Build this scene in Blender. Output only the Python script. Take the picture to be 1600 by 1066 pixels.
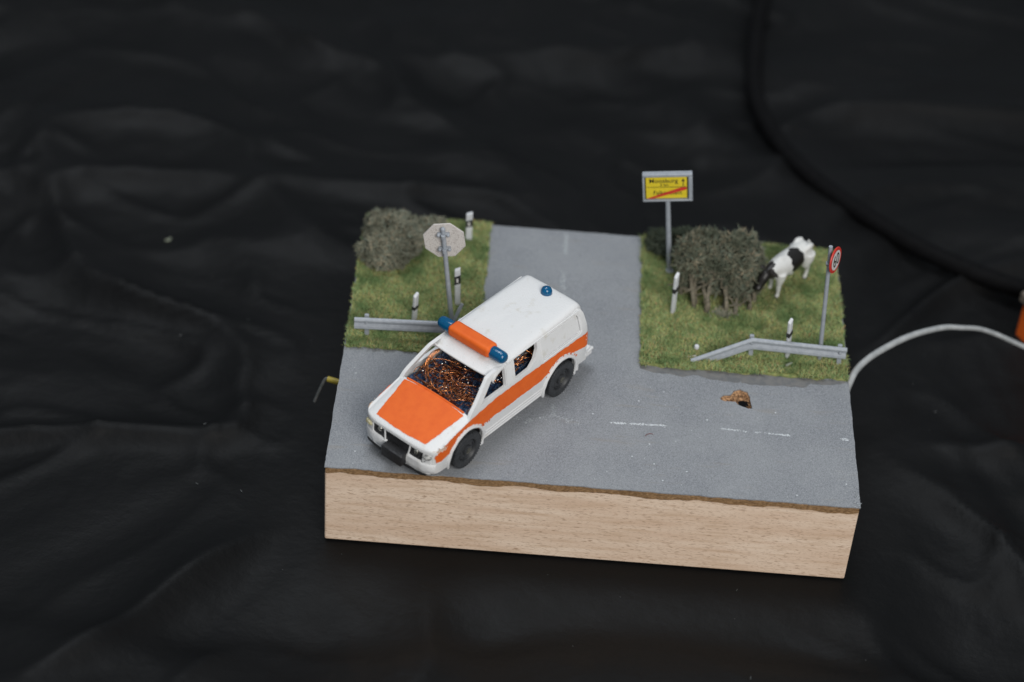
import bpy, bmesh, math, random
import numpy as np
from mathutils import Vector, Matrix
from mathutils.geometry import delaunay_2d_cdt
random.seed(7)
rng = np.random.default_rng(11)
R = math.radians
PI = math.pi
for o in list(bpy.data.objects):
    bpy.data.objects.remove(o)
scene = bpy.context.scene
COL = scene.collection

# ------------------------------------------------------------------ camera
# one unit is about 6 mm: the model stands on a block 12 cm wide
cam_d = bpy.data.cameras.new('camera')
cam = bpy.data.objects.new('camera', cam_d)
COL.objects.link(cam)
cam.location = (-3.36902, -67.86115, 57.97689)
cam.rotation_euler = (0.864215, -0.058736, 0.050723)
cam_d.sensor_width = 100.0
cam_d.lens = 3500 / 1600 * 100.0
cam_d.clip_start = 1.0
cam_d.clip_end = 2000.0
cam_d.dof.use_dof = True
cam_d.dof.focus_distance = 85.3
cam_d.dof.aperture_fstop = 0.145
cam_d.dof.aperture_blades = 9
scene.camera = cam

# ------------------------------------------------------------------ light
world = bpy.data.worlds.new('World')
scene.world = world
world.use_nodes = True
bg = world.node_tree.nodes['Background']
bg.inputs[0].default_value = (0.80, 0.90, 1.0, 1)
bg.inputs[1].default_value = 0.21


def area(name, loc, target, size, power, col, size_y=None):
    l = bpy.data.lights.new(name, 'AREA')
    l.energy = power
    l.size = size
    if size_y:
        l.shape = 'RECTANGLE'
        l.size_y = size_y
    l.color = col
    o = bpy.data.objects.new(name, l)
    COL.objects.link(o)
    o.location = loc
    o.rotation_euler = (Vector(target) - Vector(loc)).to_track_quat('-Z', 'Y').to_euler()
    return o


area('key_light', (42, -118, 98), (0, 0, 0), 75, 190000, (1.0, 0.97, 0.93))
area('window_light', (-25, 40, 165), (0, 5, 0), 90, 118000, (0.90, 0.95, 1.0), 60)

scene.view_settings.view_transform = 'Standard'
scene.view_settings.look = 'None'
scene.view_settings.exposure = 0
scene.view_settings.gamma = 1


# ------------------------------------------------------------------ helpers
def tag(o, label=None, cat=None, group=None, kind=None):
    if label: o['label'] = label
    if cat: o['category'] = cat
    if group: o['group'] = group
    if kind: o['kind'] = kind
    return o


def thing(name, label, cat, loc=(0, 0, 0), rot=(0, 0, 0), group=None):
    o = bpy.data.objects.new(name, None)
    o.empty_display_size = 0.3
    COL.objects.link(o)
    o.location = loc
    o.rotation_euler = rot
    return tag(o, label, cat, group)


def mesh_obj(name, verts, faces, mat, parent=None, smooth=0, bevel=0, mats=None, mi=None):
    me = bpy.data.meshes.new(name)
    me.from_pydata([tuple(v) for v in verts], [], faces)
    if mats:
        for m in mats: me.materials.append(m)
        if mi is not None:
            me.polygons.foreach_set('material_index', mi)
    elif mat:
        me.materials.append(mat)
    bm = bmesh.new(); bm.from_mesh(me)
    bmesh.ops.recalc_face_normals(bm, faces=bm.faces)
    bm.to_mesh(me); bm.free()
    o = bpy.data.objects.new(name, me)
    COL.objects.link(o)
    if parent: o.parent = parent
    if bevel:
        b = o.modifiers.new('bevel', 'BEVEL')
        b.width = bevel; b.segments = 2; b.limit_method = 'ANGLE'; b.angle_limit = R(40)
    if smooth:
        me.shade_smooth()
        me.set_sharp_from_angle(angle=R(smooth))
    return o


class MB:
    """collects shapes for ONE mesh"""
    def __init__(s): s.v = []; s.f = []
    def add(s, v, f):
        n = len(s.v); s.v += [tuple(p) for p in v]; s.f += [tuple(i + n for i in q) for q in f]
        return s
    def box(s, a, b, m=None):
        v = [Vector((x, y, z)) for z in (a[2], b[2]) for y in (a[1], b[1]) for x in (a[0], b[0])]
        if m: v = [m @ p for p in v]
        return s.add(v, [(0, 2, 3, 1), (4, 5, 7, 6), (0, 1, 5, 4), (2, 6, 7, 3), (0, 4, 6, 2), (1, 3, 7, 5)])
    def tube(s, pts, r, n=8, cap=True):
        pts = [Vector(p) for p in pts]
        rs = r if hasattr(r, '__len__') else [r] * len(pts)
        v = []; f = []
        up = None
        for i, p in enumerate(pts):
            t = (pts[min(i + 1, len(pts) - 1)] - pts[max(i - 1, 0)]).normalized()
            if up is None:
                up = t.orthogonal().normalized()
            up = (up - t * up.dot(t))
            up = up.normalized() if up.length > 1e-6 else t.orthogonal().normalized()
            w = t.cross(up)
            for k in range(n):
                a = 2 * PI * k / n
                v.append(p + (up * math.cos(a) + w * math.sin(a)) * rs[i])
        for i in range(len(pts) - 1):
            for k in range(n):
                a = i * n + k; b = i * n + (k + 1) % n
                f.append((a, b, b + n, a + n))
        if cap:
            f.append(tuple(range(n - 1, -1, -1)))
            f.append(tuple(range((len(pts) - 1) * n, len(pts) * n)))
        return s.add(v, f)
    def lathe(s, prof, n=32, m=None, closed=False):
        """prof: list of (radius, height) about local z"""
        v = []; f = []
        for r, h in prof:
            for k in range(n):
                a = 2 * PI * k / n
                v.append(Vector((r * math.cos(a), r * math.sin(a), h)))
        L = len(prof)
        for i in range(L - 1 + (1 if closed else 0)):
            j = (i + 1) % L
            for k in range(n):
                k2 = (k + 1) % n
                f.append((i * n + k, i * n + k2, j * n + k2, j * n + k))
        if not closed:
            if prof[0][0] > 1e-4: f.append(tuple(range(n - 1, -1, -1)))
            if prof[-1][0] > 1e-4: f.append(tuple(range((L - 1) * n, L * n)))
        if m: v = [m @ p for p in v]
        return s.add(v, f)
    def build(s, name, mat, parent=None, smooth=40, bevel=0):
        return mesh_obj(name, s.v, s.f, mat, parent, smooth, bevel)


def spline(pts, n=10):
    """Catmull-Rom through the points"""
    P = [Vector(p) for p in pts]
    P = [P[0] * 2 - P[1]] + P + [P[-1] * 2 - P[-2]]
    out = []
    for i in range(1, len(P) - 2):
        for k in range(n):
            t = k / n
            a, b, c, d = P[i - 1], P[i], P[i + 1], P[i + 2]
            out.append(0.5 * ((2 * b) + (c - a) * t + (2 * a - 5 * b + 4 * c - d) * t * t + (3 * b - a - 3 * c + d) * t ** 3))
    out.append(P[-2])
    return out


def inpoly(x, y, poly):
    c = False; j = len(poly) - 1
    for i in range(len(poly)):
        xi, yi = poly[i]; xj, yj = poly[j]
        if (yi > y) != (yj > y) and x < (xj - xi) * (y - yi) / (yj - yi) + xi:
            c = not c
        j = i
    return c


def densify(poly, step, jit=0.0):
    out = []
    for i, a in enumerate(poly):
        b = poly[(i + 1) % len(poly)]
        d = math.dist(a, b); n = max(1, int(round(d / step)))
        for k in range(n):
            t = k / n
            nx, ny = -(b[1] - a[1]) / max(d, 1e-6), (b[0] - a[0]) / max(d, 1e-6)
            q = random.uniform(-jit, jit)
            out.append((a[0] + (b[0] - a[0]) * t + nx * q, a[1] + (b[1] - a[1]) * t + ny * q))
    return out


def panel(name, outline, holes, fmap, fin, mat, parent=None, step=0.12, grid=0.22, jit=0.0, smooth=35, bevel=0, dens=True):
    """flat outline with holes, meshed, mapped by fmap to the outer and by fin to the inner surface, walls between"""
    loops = [densify(outline, step, jit) if dens else outline] + [densify(h, step, jit) if dens else h for h in holes]
    vs = []; es = []
    for L in loops:
        n0 = len(vs); vs += [Vector(p) for p in L]
        es += [(n0 + i, n0 + (i + 1) % len(L)) for i in range(len(L))]
    xs = [p[0] for p in loops[0]]; ys = [p[1] for p in loops[0]]
    y = min(ys) + grid * 0.5
    while y < max(ys):
        x = min(xs) + grid * 0.5
        while x < max(xs):
            px, py = x + random.uniform(-.02, .02) * grid, y
            if inpoly(px, py, loops[0]) and not any(inpoly(px, py, h) for h in loops[1:]):
                if min((px - v.x) ** 2 + (py - v.y) ** 2 for v in vs[:sum(map(len, loops))]) > (grid * 0.4) ** 2:
                    vs.append(Vector((px, py)))
            x += grid
        y += grid
    V, E, F, *_ = delaunay_2d_cdt(vs, es, [], 0, 1e-5)
    keep = []
    for f in F:
        cx = sum(V[i].x for i in f) / len(f); cy = sum(V[i].y for i in f) / len(f)
        if inpoly(cx, cy, loops[0]) and not any(inpoly(cx, cy, h) for h in loops[1:]):
            keep.append(tuple(f))
    used = sorted({i for f in keep for i in f}); ix = {a: k for k, a in enumerate(used)}
    keep = [tuple(ix[i] for i in f) for f in keep]
    P = [V[i] for i in used]; n = len(P)
    out = [Vector(fmap(p.x, p.y)) for p in P]
    faces = list(keep)
    if fin:
        out += [Vector(fin(p.x, p.y)) for p in P]
        faces += [tuple(i + n for i in reversed(f)) for f in keep]
        cnt = {}
        for f in keep:
            for a, b in zip(f, f[1:] + f[:1]):
                cnt[(a, b)] = 1
        for (a, b) in cnt:
            if (b, a) not in cnt:
                faces.append((b, a, a + n, b + n))
    return mesh_obj(name, out, faces, mat, parent, smooth, bevel)


def interp(x, xs, ys):
    return float(np.interp(x, xs, ys))


# vectorised value noise
_tab = rng.random((256, 256))
def vnoise(x, y, seed=0):
    x = np.asarray(x, float) + seed * 17.3; y = np.asarray(y, float) + seed * 9.1
    xi = np.floor(x).astype(int); yi = np.floor(y).astype(int)
    fx = x - xi; fy = y - yi
    fx = fx ** 3 * (fx * (fx * 6 - 15) + 10); fy = fy ** 3 * (fy * (fy * 6 - 15) + 10)
    g = lambda a, b: _tab[a % 256, b % 256]
    return (g(xi, yi) * (1 - fx) + g(xi + 1, yi) * fx) * (1 - fy) + (g(xi, yi + 1) * (1 - fx) + g(xi + 1, yi + 1) * fx) * fy


# ------------------------------------------------------------------ materials
def new_mat(name):
    m = bpy.data.materials.new(name); m.use_nodes = True
    nt = m.node_tree; b = nt.nodes['Principled BSDF']
    return m, nt, b


def noise_mat(name, c1, c2, scale=8, rough=0.6, bump=0.0, bscale=40, metal=0.0, detail=4, contrast=(0.35, 0.65), spec=0.5, stretch=(1, 1, 1), dist=0.02, coat=0):
    m, nt, b = new_mat(name)
    N = nt.nodes; L = nt.links
    tc = N.new('ShaderNodeTexCoord'); mp = N.new('ShaderNodeMapping'); mp.inputs['Scale'].default_value = stretch
    L.new(tc.outputs['Object'], mp.inputs[0])
    n = N.new('ShaderNodeTexNoise'); n.inputs['Scale'].default_value = scale; n.inputs['Detail'].default_value = detail
    L.new(mp.outputs[0], n.inputs['Vector'])
    r = N.new('ShaderNodeValToRGB'); r.color_ramp.elements[0].position = contrast[0]; r.color_ramp.elements[1].position = contrast[1]
    r.color_ramp.elements[0].color = (*c1, 1); r.color_ramp.elements[1].color = (*c2, 1)
    L.new(n.outputs['Fac'], r.inputs[0]); L.new(r.outputs[0], b.inputs['Base Color'])
    b.inputs['Roughness'].default_value = rough; b.inputs['Metallic'].default_value = metal
    b.inputs['Specular IOR Level'].default_value = spec
    b.inputs['Coat Weight'].default_value = coat
    if bump:
        n2 = N.new('ShaderNodeTexNoise'); n2.inputs['Scale'].default_value = bscale; n2.inputs['Detail'].default_value = 3
        L.new(mp.outputs[0], n2.inputs['Vector'])
        bp = N.new('ShaderNodeBump'); bp.inputs['Strength'].default_value = bump; bp.inputs['Distance'].default_value = dist
        L.new(n2.outputs['Fac'], bp.inputs['Height']); L.new(bp.outputs[0], b.inputs['Normal'])
    return m


def mixnode(nt, fac, a, b):
    n = nt.nodes.new('ShaderNodeMix'); n.data_type = 'RGBA'
    for k, v in ((0, fac), (6, a), (7, b)):
        if hasattr(v, 'links') or isinstance(v, bpy.types.NodeSocket): nt.links.new(v, n.inputs[k])
        elif k == 0: n.inputs[0].default_value = v
        else: n.inputs[k].default_value = (*v, 1)
    return n.outputs[2]


def ramp(nt, sock, p0, p1):
    n = nt.nodes.new('ShaderNodeMapRange'); n.inputs[1].default_value = p0; n.inputs[2].default_value = p1
    nt.links.new(sock, n.inputs[0]); return n.outputs[0]


def ntex(nt, scale, detail=3, stretch=(1, 1, 1), loc=(0, 0, 0), rough=0.5):
    tc = nt.nodes.new('ShaderNodeTexCoord'); mp = nt.nodes.new('ShaderNodeMapping')
    mp.inputs['Scale'].default_value = stretch; mp.inputs['Location'].default_value = loc
    nt.links.new(tc.outputs['Object'], mp.inputs[0])
    n = nt.nodes.new('ShaderNodeTexNoise'); n.inputs['Scale'].default_value = scale; n.inputs['Detail'].default_value = detail
    n.inputs['Roughness'].default_value = rough
    nt.links.new(mp.outputs[0], n.inputs['Vector']); return n.outputs['Fac']


def bumpnode(nt, b, sock, strength, dist):
    bp = nt.nodes.new('ShaderNodeBump'); bp.inputs['Strength'].default_value = strength; bp.inputs['Distance'].default_value = dist
    nt.links.new(sock, bp.inputs['Height']); nt.links.new(bp.outputs[0], b.inputs['Normal'])


# white hand-painted plastic
def white_paint():
    m, nt, b = new_mat('white_paint')
    c = mixnode(nt, ramp(nt, ntex(nt, 2.2, 5), .60, .80), (.74, .745, .75), (.62, .60, .55))
    c = mixnode(nt, ramp(nt, ntex(nt, 14, 3), .71, .78), c, (.42, .36, .27))
    nt.links.new(c, b.inputs['Base Color'])
    b.inputs['Roughness'].default_value = .48
    bumpnode(nt, b, ntex(nt, 16, 4, (1, 1, 1.6)), .5, .03)
    return m


def orange_paint():
    m, nt, b = new_mat('orange_paint')
    c = mixnode(nt, ramp(nt, ntex(nt, 3, 5), .4, .7), (.80, .142, .016), (.75, .120, .013))
    c = mixnode(nt, ramp(nt, ntex(nt, 30, 2), .74, .8), c, (.85, .30, .10))
    nt.links.new(c, b.inputs['Base Color'])
    b.inputs['Roughness'].default_value = .6
    b.inputs['Specular IOR Level'].default_value = .35
    bumpnode(nt, b, ntex(nt, 26, 3), .4, .02)
    return m


def road_mat():
    m, nt, b = new_mat('road_paint')
    big = ramp(nt, ntex(nt, .30, 5, rough=.65), .40, .60)
    c = mixnode(nt, big, (.158, .169, .190), (.228, .240, .256))
    c = mixnode(nt, ramp(nt, ntex(nt, 24, 4, rough=.9), .40, .60), c, (.34, .355, .375))
    sp = ramp(nt, ntex(nt, 19, 3, loc=(4, 2, 0), rough=.95), .55, .70)
    c = mixnode(nt, sp, c, (.065, .072, .09))
    c = mixnode(nt, ramp(nt, ntex(nt, 15, 2, loc=(9, 2, 0), rough=.9), .69, .74), c, (.42, .44, .45))
    # worn brownish smears along the driving lane
    c = mixnode(nt, ramp(nt, ntex(nt, .9, 5, (.5, 3, 1), (3, 8, 0)), .62, .95), c, (.27, .245, .215))
    nt.links.new(c, b.inputs['Base Color'])
    b.inputs['Roughness'].default_value = .62
    b.inputs['Specular IOR Level'].default_value = .35
    bumpnode(nt, b, ntex(nt, 22, 3, rough=.7), .6, .035)
    return m


def wood_mat():
    m, nt, b = new_mat('beech_wood')
    c = mixnode(nt, ramp(nt, ntex(nt, 1.0, 5, (.22, .22, 2.2), (2, 0, 1)), .36, .64), (.73, .54, .40), (.845, .675, .53))
    c = mixnode(nt, ramp(nt, ntex(nt, 1.0, 3, (.5, .5, 7), (5, 0, 3)), .5, .8), c, (.62, .44, .30))
    # short dark pores along the grain
    fl = ramp(nt, ntex(nt, 1.0, 1, (3.6, 3.6, 26), (1, 0, 2)), .62, .72)
    c = mixnode(nt, fl, c, (.47, .32, .22))
    fl2 = ramp(nt, ntex(nt, 1.0, 1, (6.0, 6.0, 40), (7, 0, 2)), .61, .73)
    c = mixnode(nt, fl2, c, (.50, .34, .23))
    c = mixnode(nt, ramp(nt, ntex(nt, .8, 4, (1, 1, 1.5), (11, 4, 2)), .70, .78), c, (.46, .27, .15))
    nt.links.new(c, b.inputs['Base Color'])
    b.inputs['Roughness'].default_value = .65
    b.inputs['Specular IOR Level'].default_value = .3
    bumpnode(nt, b, ntex(nt, 1, 4, (6, 6, 40)), .5, .02)
    return m


def cloth_mat():
    m, nt, b = new_mat('black_cloth')
    c = mixnode(nt, ramp(nt, ntex(nt, .12, 4), .4, .65), (.0028, .0030, .0033), (.0045, .0046, .0050))
    nt.links.new(c, b.inputs['Base Color'])
    r = nt.nodes.new('ShaderNodeMapRange'); r.inputs[3].default_value = .44; r.inputs[4].default_value = .64
    nt.links.new(ntex(nt, .5, 4), r.inputs[0]); nt.links.new(r.outputs[0], b.inputs['Roughness'])
    b.inputs['Specular IOR Level'].default_value = .17
    h = nt.nodes.new('ShaderNodeMath'); h.operation = 'ADD'
    nt.links.new(ntex(nt, 1.3, 5, (1, 2.0, 1)), h.inputs[0]); nt.links.new(ntex(nt, 10, 2), h.inputs[1])
    bumpnode(nt, b, ntex(nt, 1.6, 6, (1, 1.2, 1), rough=.6), .5, .08)
    return m


def island_mat(name, cols, rough=.8):
    m, nt, b = new_mat(name)
    g = nt.nodes.new('ShaderNodeNewGeometry')
    r = nt.nodes.new('ShaderNodeValToRGB'); r.color_ramp.interpolation = 'LINEAR'
    e = r.color_ramp.elements
    for i, c in enumerate(cols):
        p = i / (len(cols) - 1)
        if i == 0: e[0].position = 0; e[0].color = (*c, 1)
        elif i == len(cols) - 1: e[len(e) - 1].position = 1; e[len(e) - 1].color = (*c, 1)
        else:
            q = e.new(p); q.color = (*c, 1)
    nt.links.new(g.outputs['Random Per Island'], r.inputs[0])
    # patches of different growth
    c = mixnode(nt, ramp(nt, ntex(nt, 1.1, 4), .42, .66), r.outputs[0], tuple(x * .72 for x in cols[0]))
    nt.links.new(c, b.inputs['Base Color'])
    b.inputs['Roughness'].default_value = rough
    b.inputs['Specular IOR Level'].default_value = .15
    return m


M = {}
M['white'] = white_paint()
M['orange'] = orange_paint()
M['road'] = road_mat()
M['wood'] = wood_mat()
M['cloth'] = cloth_mat()
M['hardboard'] = noise_mat('hardboard', (.15, .085, .04), (.40, .25, .13), 9, .9, .8, 30, spec=.1, stretch=(1, 1, 2.5), contrast=(.32, .68))
M['torn'] = noise_mat('torn_hardboard', (.14, .08, .045), (.50, .29, .155), 12, .95, 1.0, 24, spec=.05)
M['black'] = noise_mat('black_plastic', (.012, .012, .013), (.03, .03, .032), 12, .42, .3, 50)
M['tyre'] = noise_mat('tyre_plastic', (.022, .024, .027), (.04, .042, .046), 10, .5, .3, 40)
M['smear'] = noise_mat('orange_grey_smear', (.66, .42, .28), (.74, .66, .58), 10, .6)
M['hub'] = noise_mat('axle_metal', (.10, .10, .085), (.22, .21, .18), 20, .4, .2, 40, metal=.7)
M['chrome'] = noise_mat('lamp_foil', (.5, .48, .42), (.8, .78, .7), 20, .18, .4, 30, metal=.9)
M['amber'] = noise_mat('dirty_amber', (.35, .30, .12), (.55, .52, .38), 20, .35, .4, 30)
M['greysmear'] = noise_mat('grey_smear', (.12, .12, .12), (.55, .55, .53), 9, .5, .4, 30)
M['zinc'] = noise_mat('grey_plastic', (.30, .33, .37), (.37, .40, .44), 6, .45, .25, 30, spec=.5)
M['signback'] = noise_mat('sign_back', (.34, .30, .28), (.62, .59, .56), 26, .8, .3, 40, contrast=(.33, .47), spec=.2)
M['postwhite'] = noise_mat('post_white', (.58, .60, .63), (.70, .72, .74), 8, .5, .2, 30)
M['postblack'] = noise_mat('post_black', (.015, .015, .017), (.12, .12, .12), 14, .5, .2, 30, contrast=(.5, .8))
M['yellow'] = noise_mat('sign_yellow', (.72, .56, .022), (.78, .61, .03), 6, .4)
M['ink'] = noise_mat('sign_ink', (.02, .02, .015), (.04, .035, .02), 6, .5)
M['red'] = noise_mat('sign_red', (.55, .03, .02), (.62, .045, .03), 8, .45)
M['signwhite'] = noise_mat('sign_white', (.62, .61, .60), (.70, .69, .68), 8, .5)
M['copper'] = noise_mat('copper_wire', (.50, .17, .06), (.85, .38, .15), 12, .2, metal=1.0)
M['darkcopper'] = noise_mat('dark_copper_wire', (.20, .075, .035), (.45, .18, .08), 12, .25, metal=1.0)
M['silver'] = noise_mat('tinned_wire', (.55, .55, .55), (.8, .8, .8), 12, .2, metal=1.0)
M['navy'] = noise_mat('navy_foil', (.008, .018, .045), (.03, .07, .15), 6, .2, .9, 9, dist=.08, contrast=(.35, .7))
M['interior'] = noise_mat('interior_black', (.01, .01, .012), (.02, .02, .024), 6, .7)
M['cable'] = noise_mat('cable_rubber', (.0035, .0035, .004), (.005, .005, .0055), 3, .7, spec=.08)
M['greywire'] = noise_mat('grey_wire', (.30, .315, .32), (.40, .415, .42), 3, .35, .2, 6, stretch=(1, 1, 1))
M['yellowwire'] = noise_mat('yellow_wire', (.32, .25, .03), (.42, .33, .05), 5, .5)
M['dullwire'] = noise_mat('dull_wire', (.07, .08, .08), (.13, .13, .13), 5, .5)
M['mud'] = noise_mat('grass_mat', (.16, .21, .08), (.32, .33, .13), 5, .95, .8, 14, spec=.05)
M['grass'] = island_mat('grass_blades', [(.19, .29, .11), (.32, .39, .16), (.48, .44, .16), (.26, .38, .19), (.50, .32, .16), (.18, .34, .15), (.40, .40, .16)])
M['twig'] = island_mat('bush_twigs', [(.12, .135, .095), (.20, .195, .14), (.14, .175, .135), (.33, .27, .185), (.085, .125, .10)])
M['twigl'] = island_mat('pale_bush_twigs', [(.20, .205, .15), (.28, .27, .20), (.19, .23, .185), (.37, .32, .23), (.15, .18, .145)])
M['bark'] = noise_mat('stem_flock', (.11, .105, .08), (.22, .19, .14), 10, .9, .8, 20, spec=.1)
M['flake'] = noise_mat('chalk_white', (.50, .53, .56), (.70, .73, .76), 12, .7)
M['flakedim'] = noise_mat('chalk_dim', (.32, .35, .37), (.42, .44, .46), 12, .8)
M['patch'] = noise_mat('dark_road_patch', (.13, .135, .14), (.18, .175, .17), 5, .8, .5, 30)


def blue_lamp():
    m, nt, b = new_mat('blue_lamp_plastic')
    b.inputs['Base Color'].default_value = (.002, .115, .27, 1)
    b.inputs['Roughness'].default_value = .15
    b.inputs['Transmission Weight'].default_value = .25
    b.inputs['Subsurface Weight'].default_value = .25
    b.inputs['Subsurface Radius'].default_value = (.05, .1, .3)
    return m
M['blue'] = blue_lamp()

# ------------------------------------------------------------------ black cloth (the ground)
TOPZ = 0.0
BLK = 3.8988
X0, X1, Y0, Y1 = -10.0, 10.0, -7.734, 7.734


def axis(a, b, fa, fb, fine, coarse):
    xs = list(np.arange(a, fa, coarse)) + list(np.arange(fa, fb, fine)) + list(np.arange(fb, b + coarse, coarse))
    return np.array(xs)


def cloth_height(X, Y):
    h = np.zeros_like(X)
    # broad soft folds, then creases (ridged noise, warped so that they run irregularly)
    wx = X + 5 * (vnoise(X * .07, Y * .07, 1) - .5) * 2
    wy = Y + 5 * (vnoise(X * .07, Y * .07, 2) - .5) * 2
    h += 1.5 * (vnoise(wx * .055, wy * .12, 3) - .5)
    h += .36 * (vnoise(wx * .28, wy * .34, 33) - .5)
    r1 = 1 - np.abs(2 * vnoise(wx * .09 + wy * .05, wy * .22 - wx * .03, 4) - 1)
    h += .80 * r1 ** 2.5
    r2 = 1 - np.abs(2 * vnoise(wx * .22 - wy * .16, wy * .42 + wx * .1, 5) - 1)
    h += .24 * r2 ** 2.5
    r3 = 1 - np.abs(2 * vnoise(wx * .6 + wy * .4, wy * .8 - wx * .3, 6) - 1)
    h += .055 * r3 ** 3
    h += .02 * vnoise(X * 1.1, Y * 1.3, 7)
    # long fold crossing in front of the block
    yl = -12.6 + .05 * X + .9 * np.sin(X * .22 + 1)
    d = Y - yl
    h += .85 * (1 / (1 + np.exp(d / .45)))
    h += .7 * np.exp(-((Y - (10.5 + .12 * (X + 8)) + .8 * np.sin(X * .5)) / .9) ** 2) * np.exp(-((X + 9) / 5) ** 2)
    h += .8 * np.exp(-((Y - (22 - .9 * (X - 5))) / 2.0) ** 2) * np.exp(-((X - 5) / 3.2) ** 2)
    # flat under and right round the block
    dx = np.maximum(np.maximum(X0 - X, X - X1), 0); dy = np.maximum(np.maximum(Y0 - Y, Y - Y1), 0)
    dd = np.hypot(dx, dy)
    k = np.clip((dd - .4) / 5.0, 0, 1); k = k * k * (3 - 2 * k)
    return -BLK - .06 + (h - .35) * k * .95


xs = axis(-110, 120, -34, 40, .27, 3.0); ys = axis(-60, 140, -19, 46, .27, 3.0)
GX, GY = np.meshgrid(xs, ys)
GZ = cloth_height(GX, GY)
me = bpy.data.meshes.new('black_cloth')
nx, ny = len(xs), len(ys)
co = np.stack([GX.ravel(), GY.ravel(), GZ.ravel()], 1)
me.vertices.add(nx * ny); me.vertices.foreach_set('co', co.ravel())
ii = (np.arange(ny - 1)[:, None] * nx + np.arange(nx - 1)[None, :]).ravel()
q = np.stack([ii, ii + 1, ii + 1 + nx, ii + nx], 1)
me.loops.add(q.size); me.loops.foreach_set('vertex_index', q.ravel())
me.polygons.add(len(q)); me.polygons.foreach_set('loop_start', np.arange(len(q)) * 4)
me.update(); me.validate(); me.shade_smooth()
me.materials.append(M['cloth'])
cloth = bpy.data.objects.new('black_cloth', me); COL.objects.link(cloth)
tag(cloth, 'creased black cloth spread out under the wooden block', kind='structure')


def cz(x, y):
    return float(cloth_height(np.array([float(x)]), np.array([float(y)]))[0])


# ------------------------------------------------------------------ the wooden base
base = thing('wooden_base', 'pale beech block topped with a painted grey road junction and two grass corners', 'model base', (0, 0, -BLK))
b_up = BLK
# beech block: slightly rounded box, a hair of unevenness
bm = bmesh.new()
bmesh.ops.create_cube(bm, size=1); bm.normal_update()
for v in bm.verts:
    v.co = Vector((v.co.x * 20.0, v.co.y * (Y1 - Y0), (v.co.z + .5) * (BLK - .30)))
    v.co.y += .04 * (1 if v.co.y < 0 else 0)
bmesh.ops.delete(bm, geom=[f for f in bm.faces if f.normal.z > .9], context='FACES_ONLY')
me = bpy.data.meshes.new('wood_block'); bm.to_mesh(me); bm.free(); me.materials.append(M['wood'])
wb = bpy.data.objects.new('wood_block', me); COL.objects.link(wb); wb.parent = base
bv = wb.modifiers.new('bevel', 'BEVEL'); bv.width = .07; bv.segments = 3

# hole in the road: outline in plan
HOLE = [(4.84, -2.22), (5.02, -2.02), (5.30, -1.96), (5.42, -1.72), (5.66, -1.60), (5.95, -1.74), (6.05, -2.05), (6.08, -2.42), (6.12, -2.72),
        (5.88, -2.68), (5.62, -2.58), (5.46, -2.36), (5.22, -2.38), (4.98, -2.36)]
# hardboard layer under the paint, ragged at the edges
def rag(a, b, axis_, const, n, amp, sd):
    out = []
    for i in range(n):
        t = a + (b - a) * i / n
        k = amp * (float(vnoise(t * 2.1, sd, 9)) - .5) * 2 + amp * .5 * random.uniform(-1, 1)
        out.append((t, const + k) if axis_ == 'x' else (const + k, t))
    return out
hb = rag(X0 + .03, X1 - .03, 'x', Y0 + .0, 140, .035, 1) + rag(Y0 + .03, Y1 - .03, 'y', X1 - .02, 70, .02, 2) + rag(X1 - .03, X0 + .03, 'x', Y1 - .02, 70, .02, 3) + rag(Y1 - .03, Y0 + .03, 'y', X0 + .02, 70, .02, 4)
CR = [(5.30 + .0, -2.2), (5.62, -1.9), (5.9, -2.05), (5.95, -2.5), (5.7, -2.5), (5.45, -2.35)]
def lowz(x, y):
    s = .05 * math.sin(x * 1.9) + .05 * (float(vnoise(x * 3, y, 4)) - .5)
    return b_up - .30 - .03 + s * (1 if y < Y0 + .3 else 0)
panel('hardboard_layer', hb, [HOLE], lambda x, y: (x, y, b_up - .045), lambda x, y: (x, y, lowz(x, y)), M['hardboard'], base, grid=.9, dens=False, smooth=0)
# painted road sheet
rd = rag(X0, X1, 'x', Y0 - .015, 160, .022, 5) + rag(Y0, Y1, 'y', X1 + .01, 90, .014, 6) + rag(X1, X0, 'x', Y1, 90, .014, 7) + rag(Y1, Y0, 'y', X0 - .01, 90, .014, 8)
def roadz(x, y):
    d = min(math.dist((x, y), h) for h in HOLE)
    return b_up + (.03 * max(0, 1 - d / .22) if d < .22 else 0)
road = panel('road_surface', rd, [densify(HOLE, .09, .015)], lambda x, y: (x, y, roadz(x, y)), lambda x, y: (x, y, b_up - .043), M['road'], base, grid=.5, dens=False, smooth=40)
# torn crater under the hole
vv = []; ff = []
loop = densify(HOLE, .09)
rings = 7
pc = (5.80, -2.36)
for k in range(rings + 1):
    t = k / rings
    for (x, y) in loop:
        qx = pc[0] + (x - pc[0]) * (1 - t); qy = pc[1] + (y - pc[1]) * (1 - t)
        dz = .03 + .10 * min(1, t * 3) + .05 * (random.random() - .5) * (1 if k else 0)
        r = math.dist((qx, qy), pc)
        if r < .45: dz += (.45 - r) * .7
        vv.append((qx, qy, b_up - dz + .0))
n = len(loop)
for k in range(rings):
    for i in range(n):
        j = (i + 1) % n
        ff.append((k * n + i, k * n + j, (k + 1) * n + j, (k + 1) * n + i))
mesh_obj('pothole', vv, ff, M['torn'], base, 60)['label'] = 'torn brown hole in the grey road'
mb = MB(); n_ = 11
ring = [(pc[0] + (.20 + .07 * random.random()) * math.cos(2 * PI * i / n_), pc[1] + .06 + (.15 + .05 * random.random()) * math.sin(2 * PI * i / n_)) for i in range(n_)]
mb.add([(x, y, b_up - .11) for x, y in ring] + [(x, y, b_up - .6) for x, y in ring], [tuple(range(n_))] + [(i, (i + 1) % n_, (i + 1) % n_ + n_, i + n_) for i in range(n_)])
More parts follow.
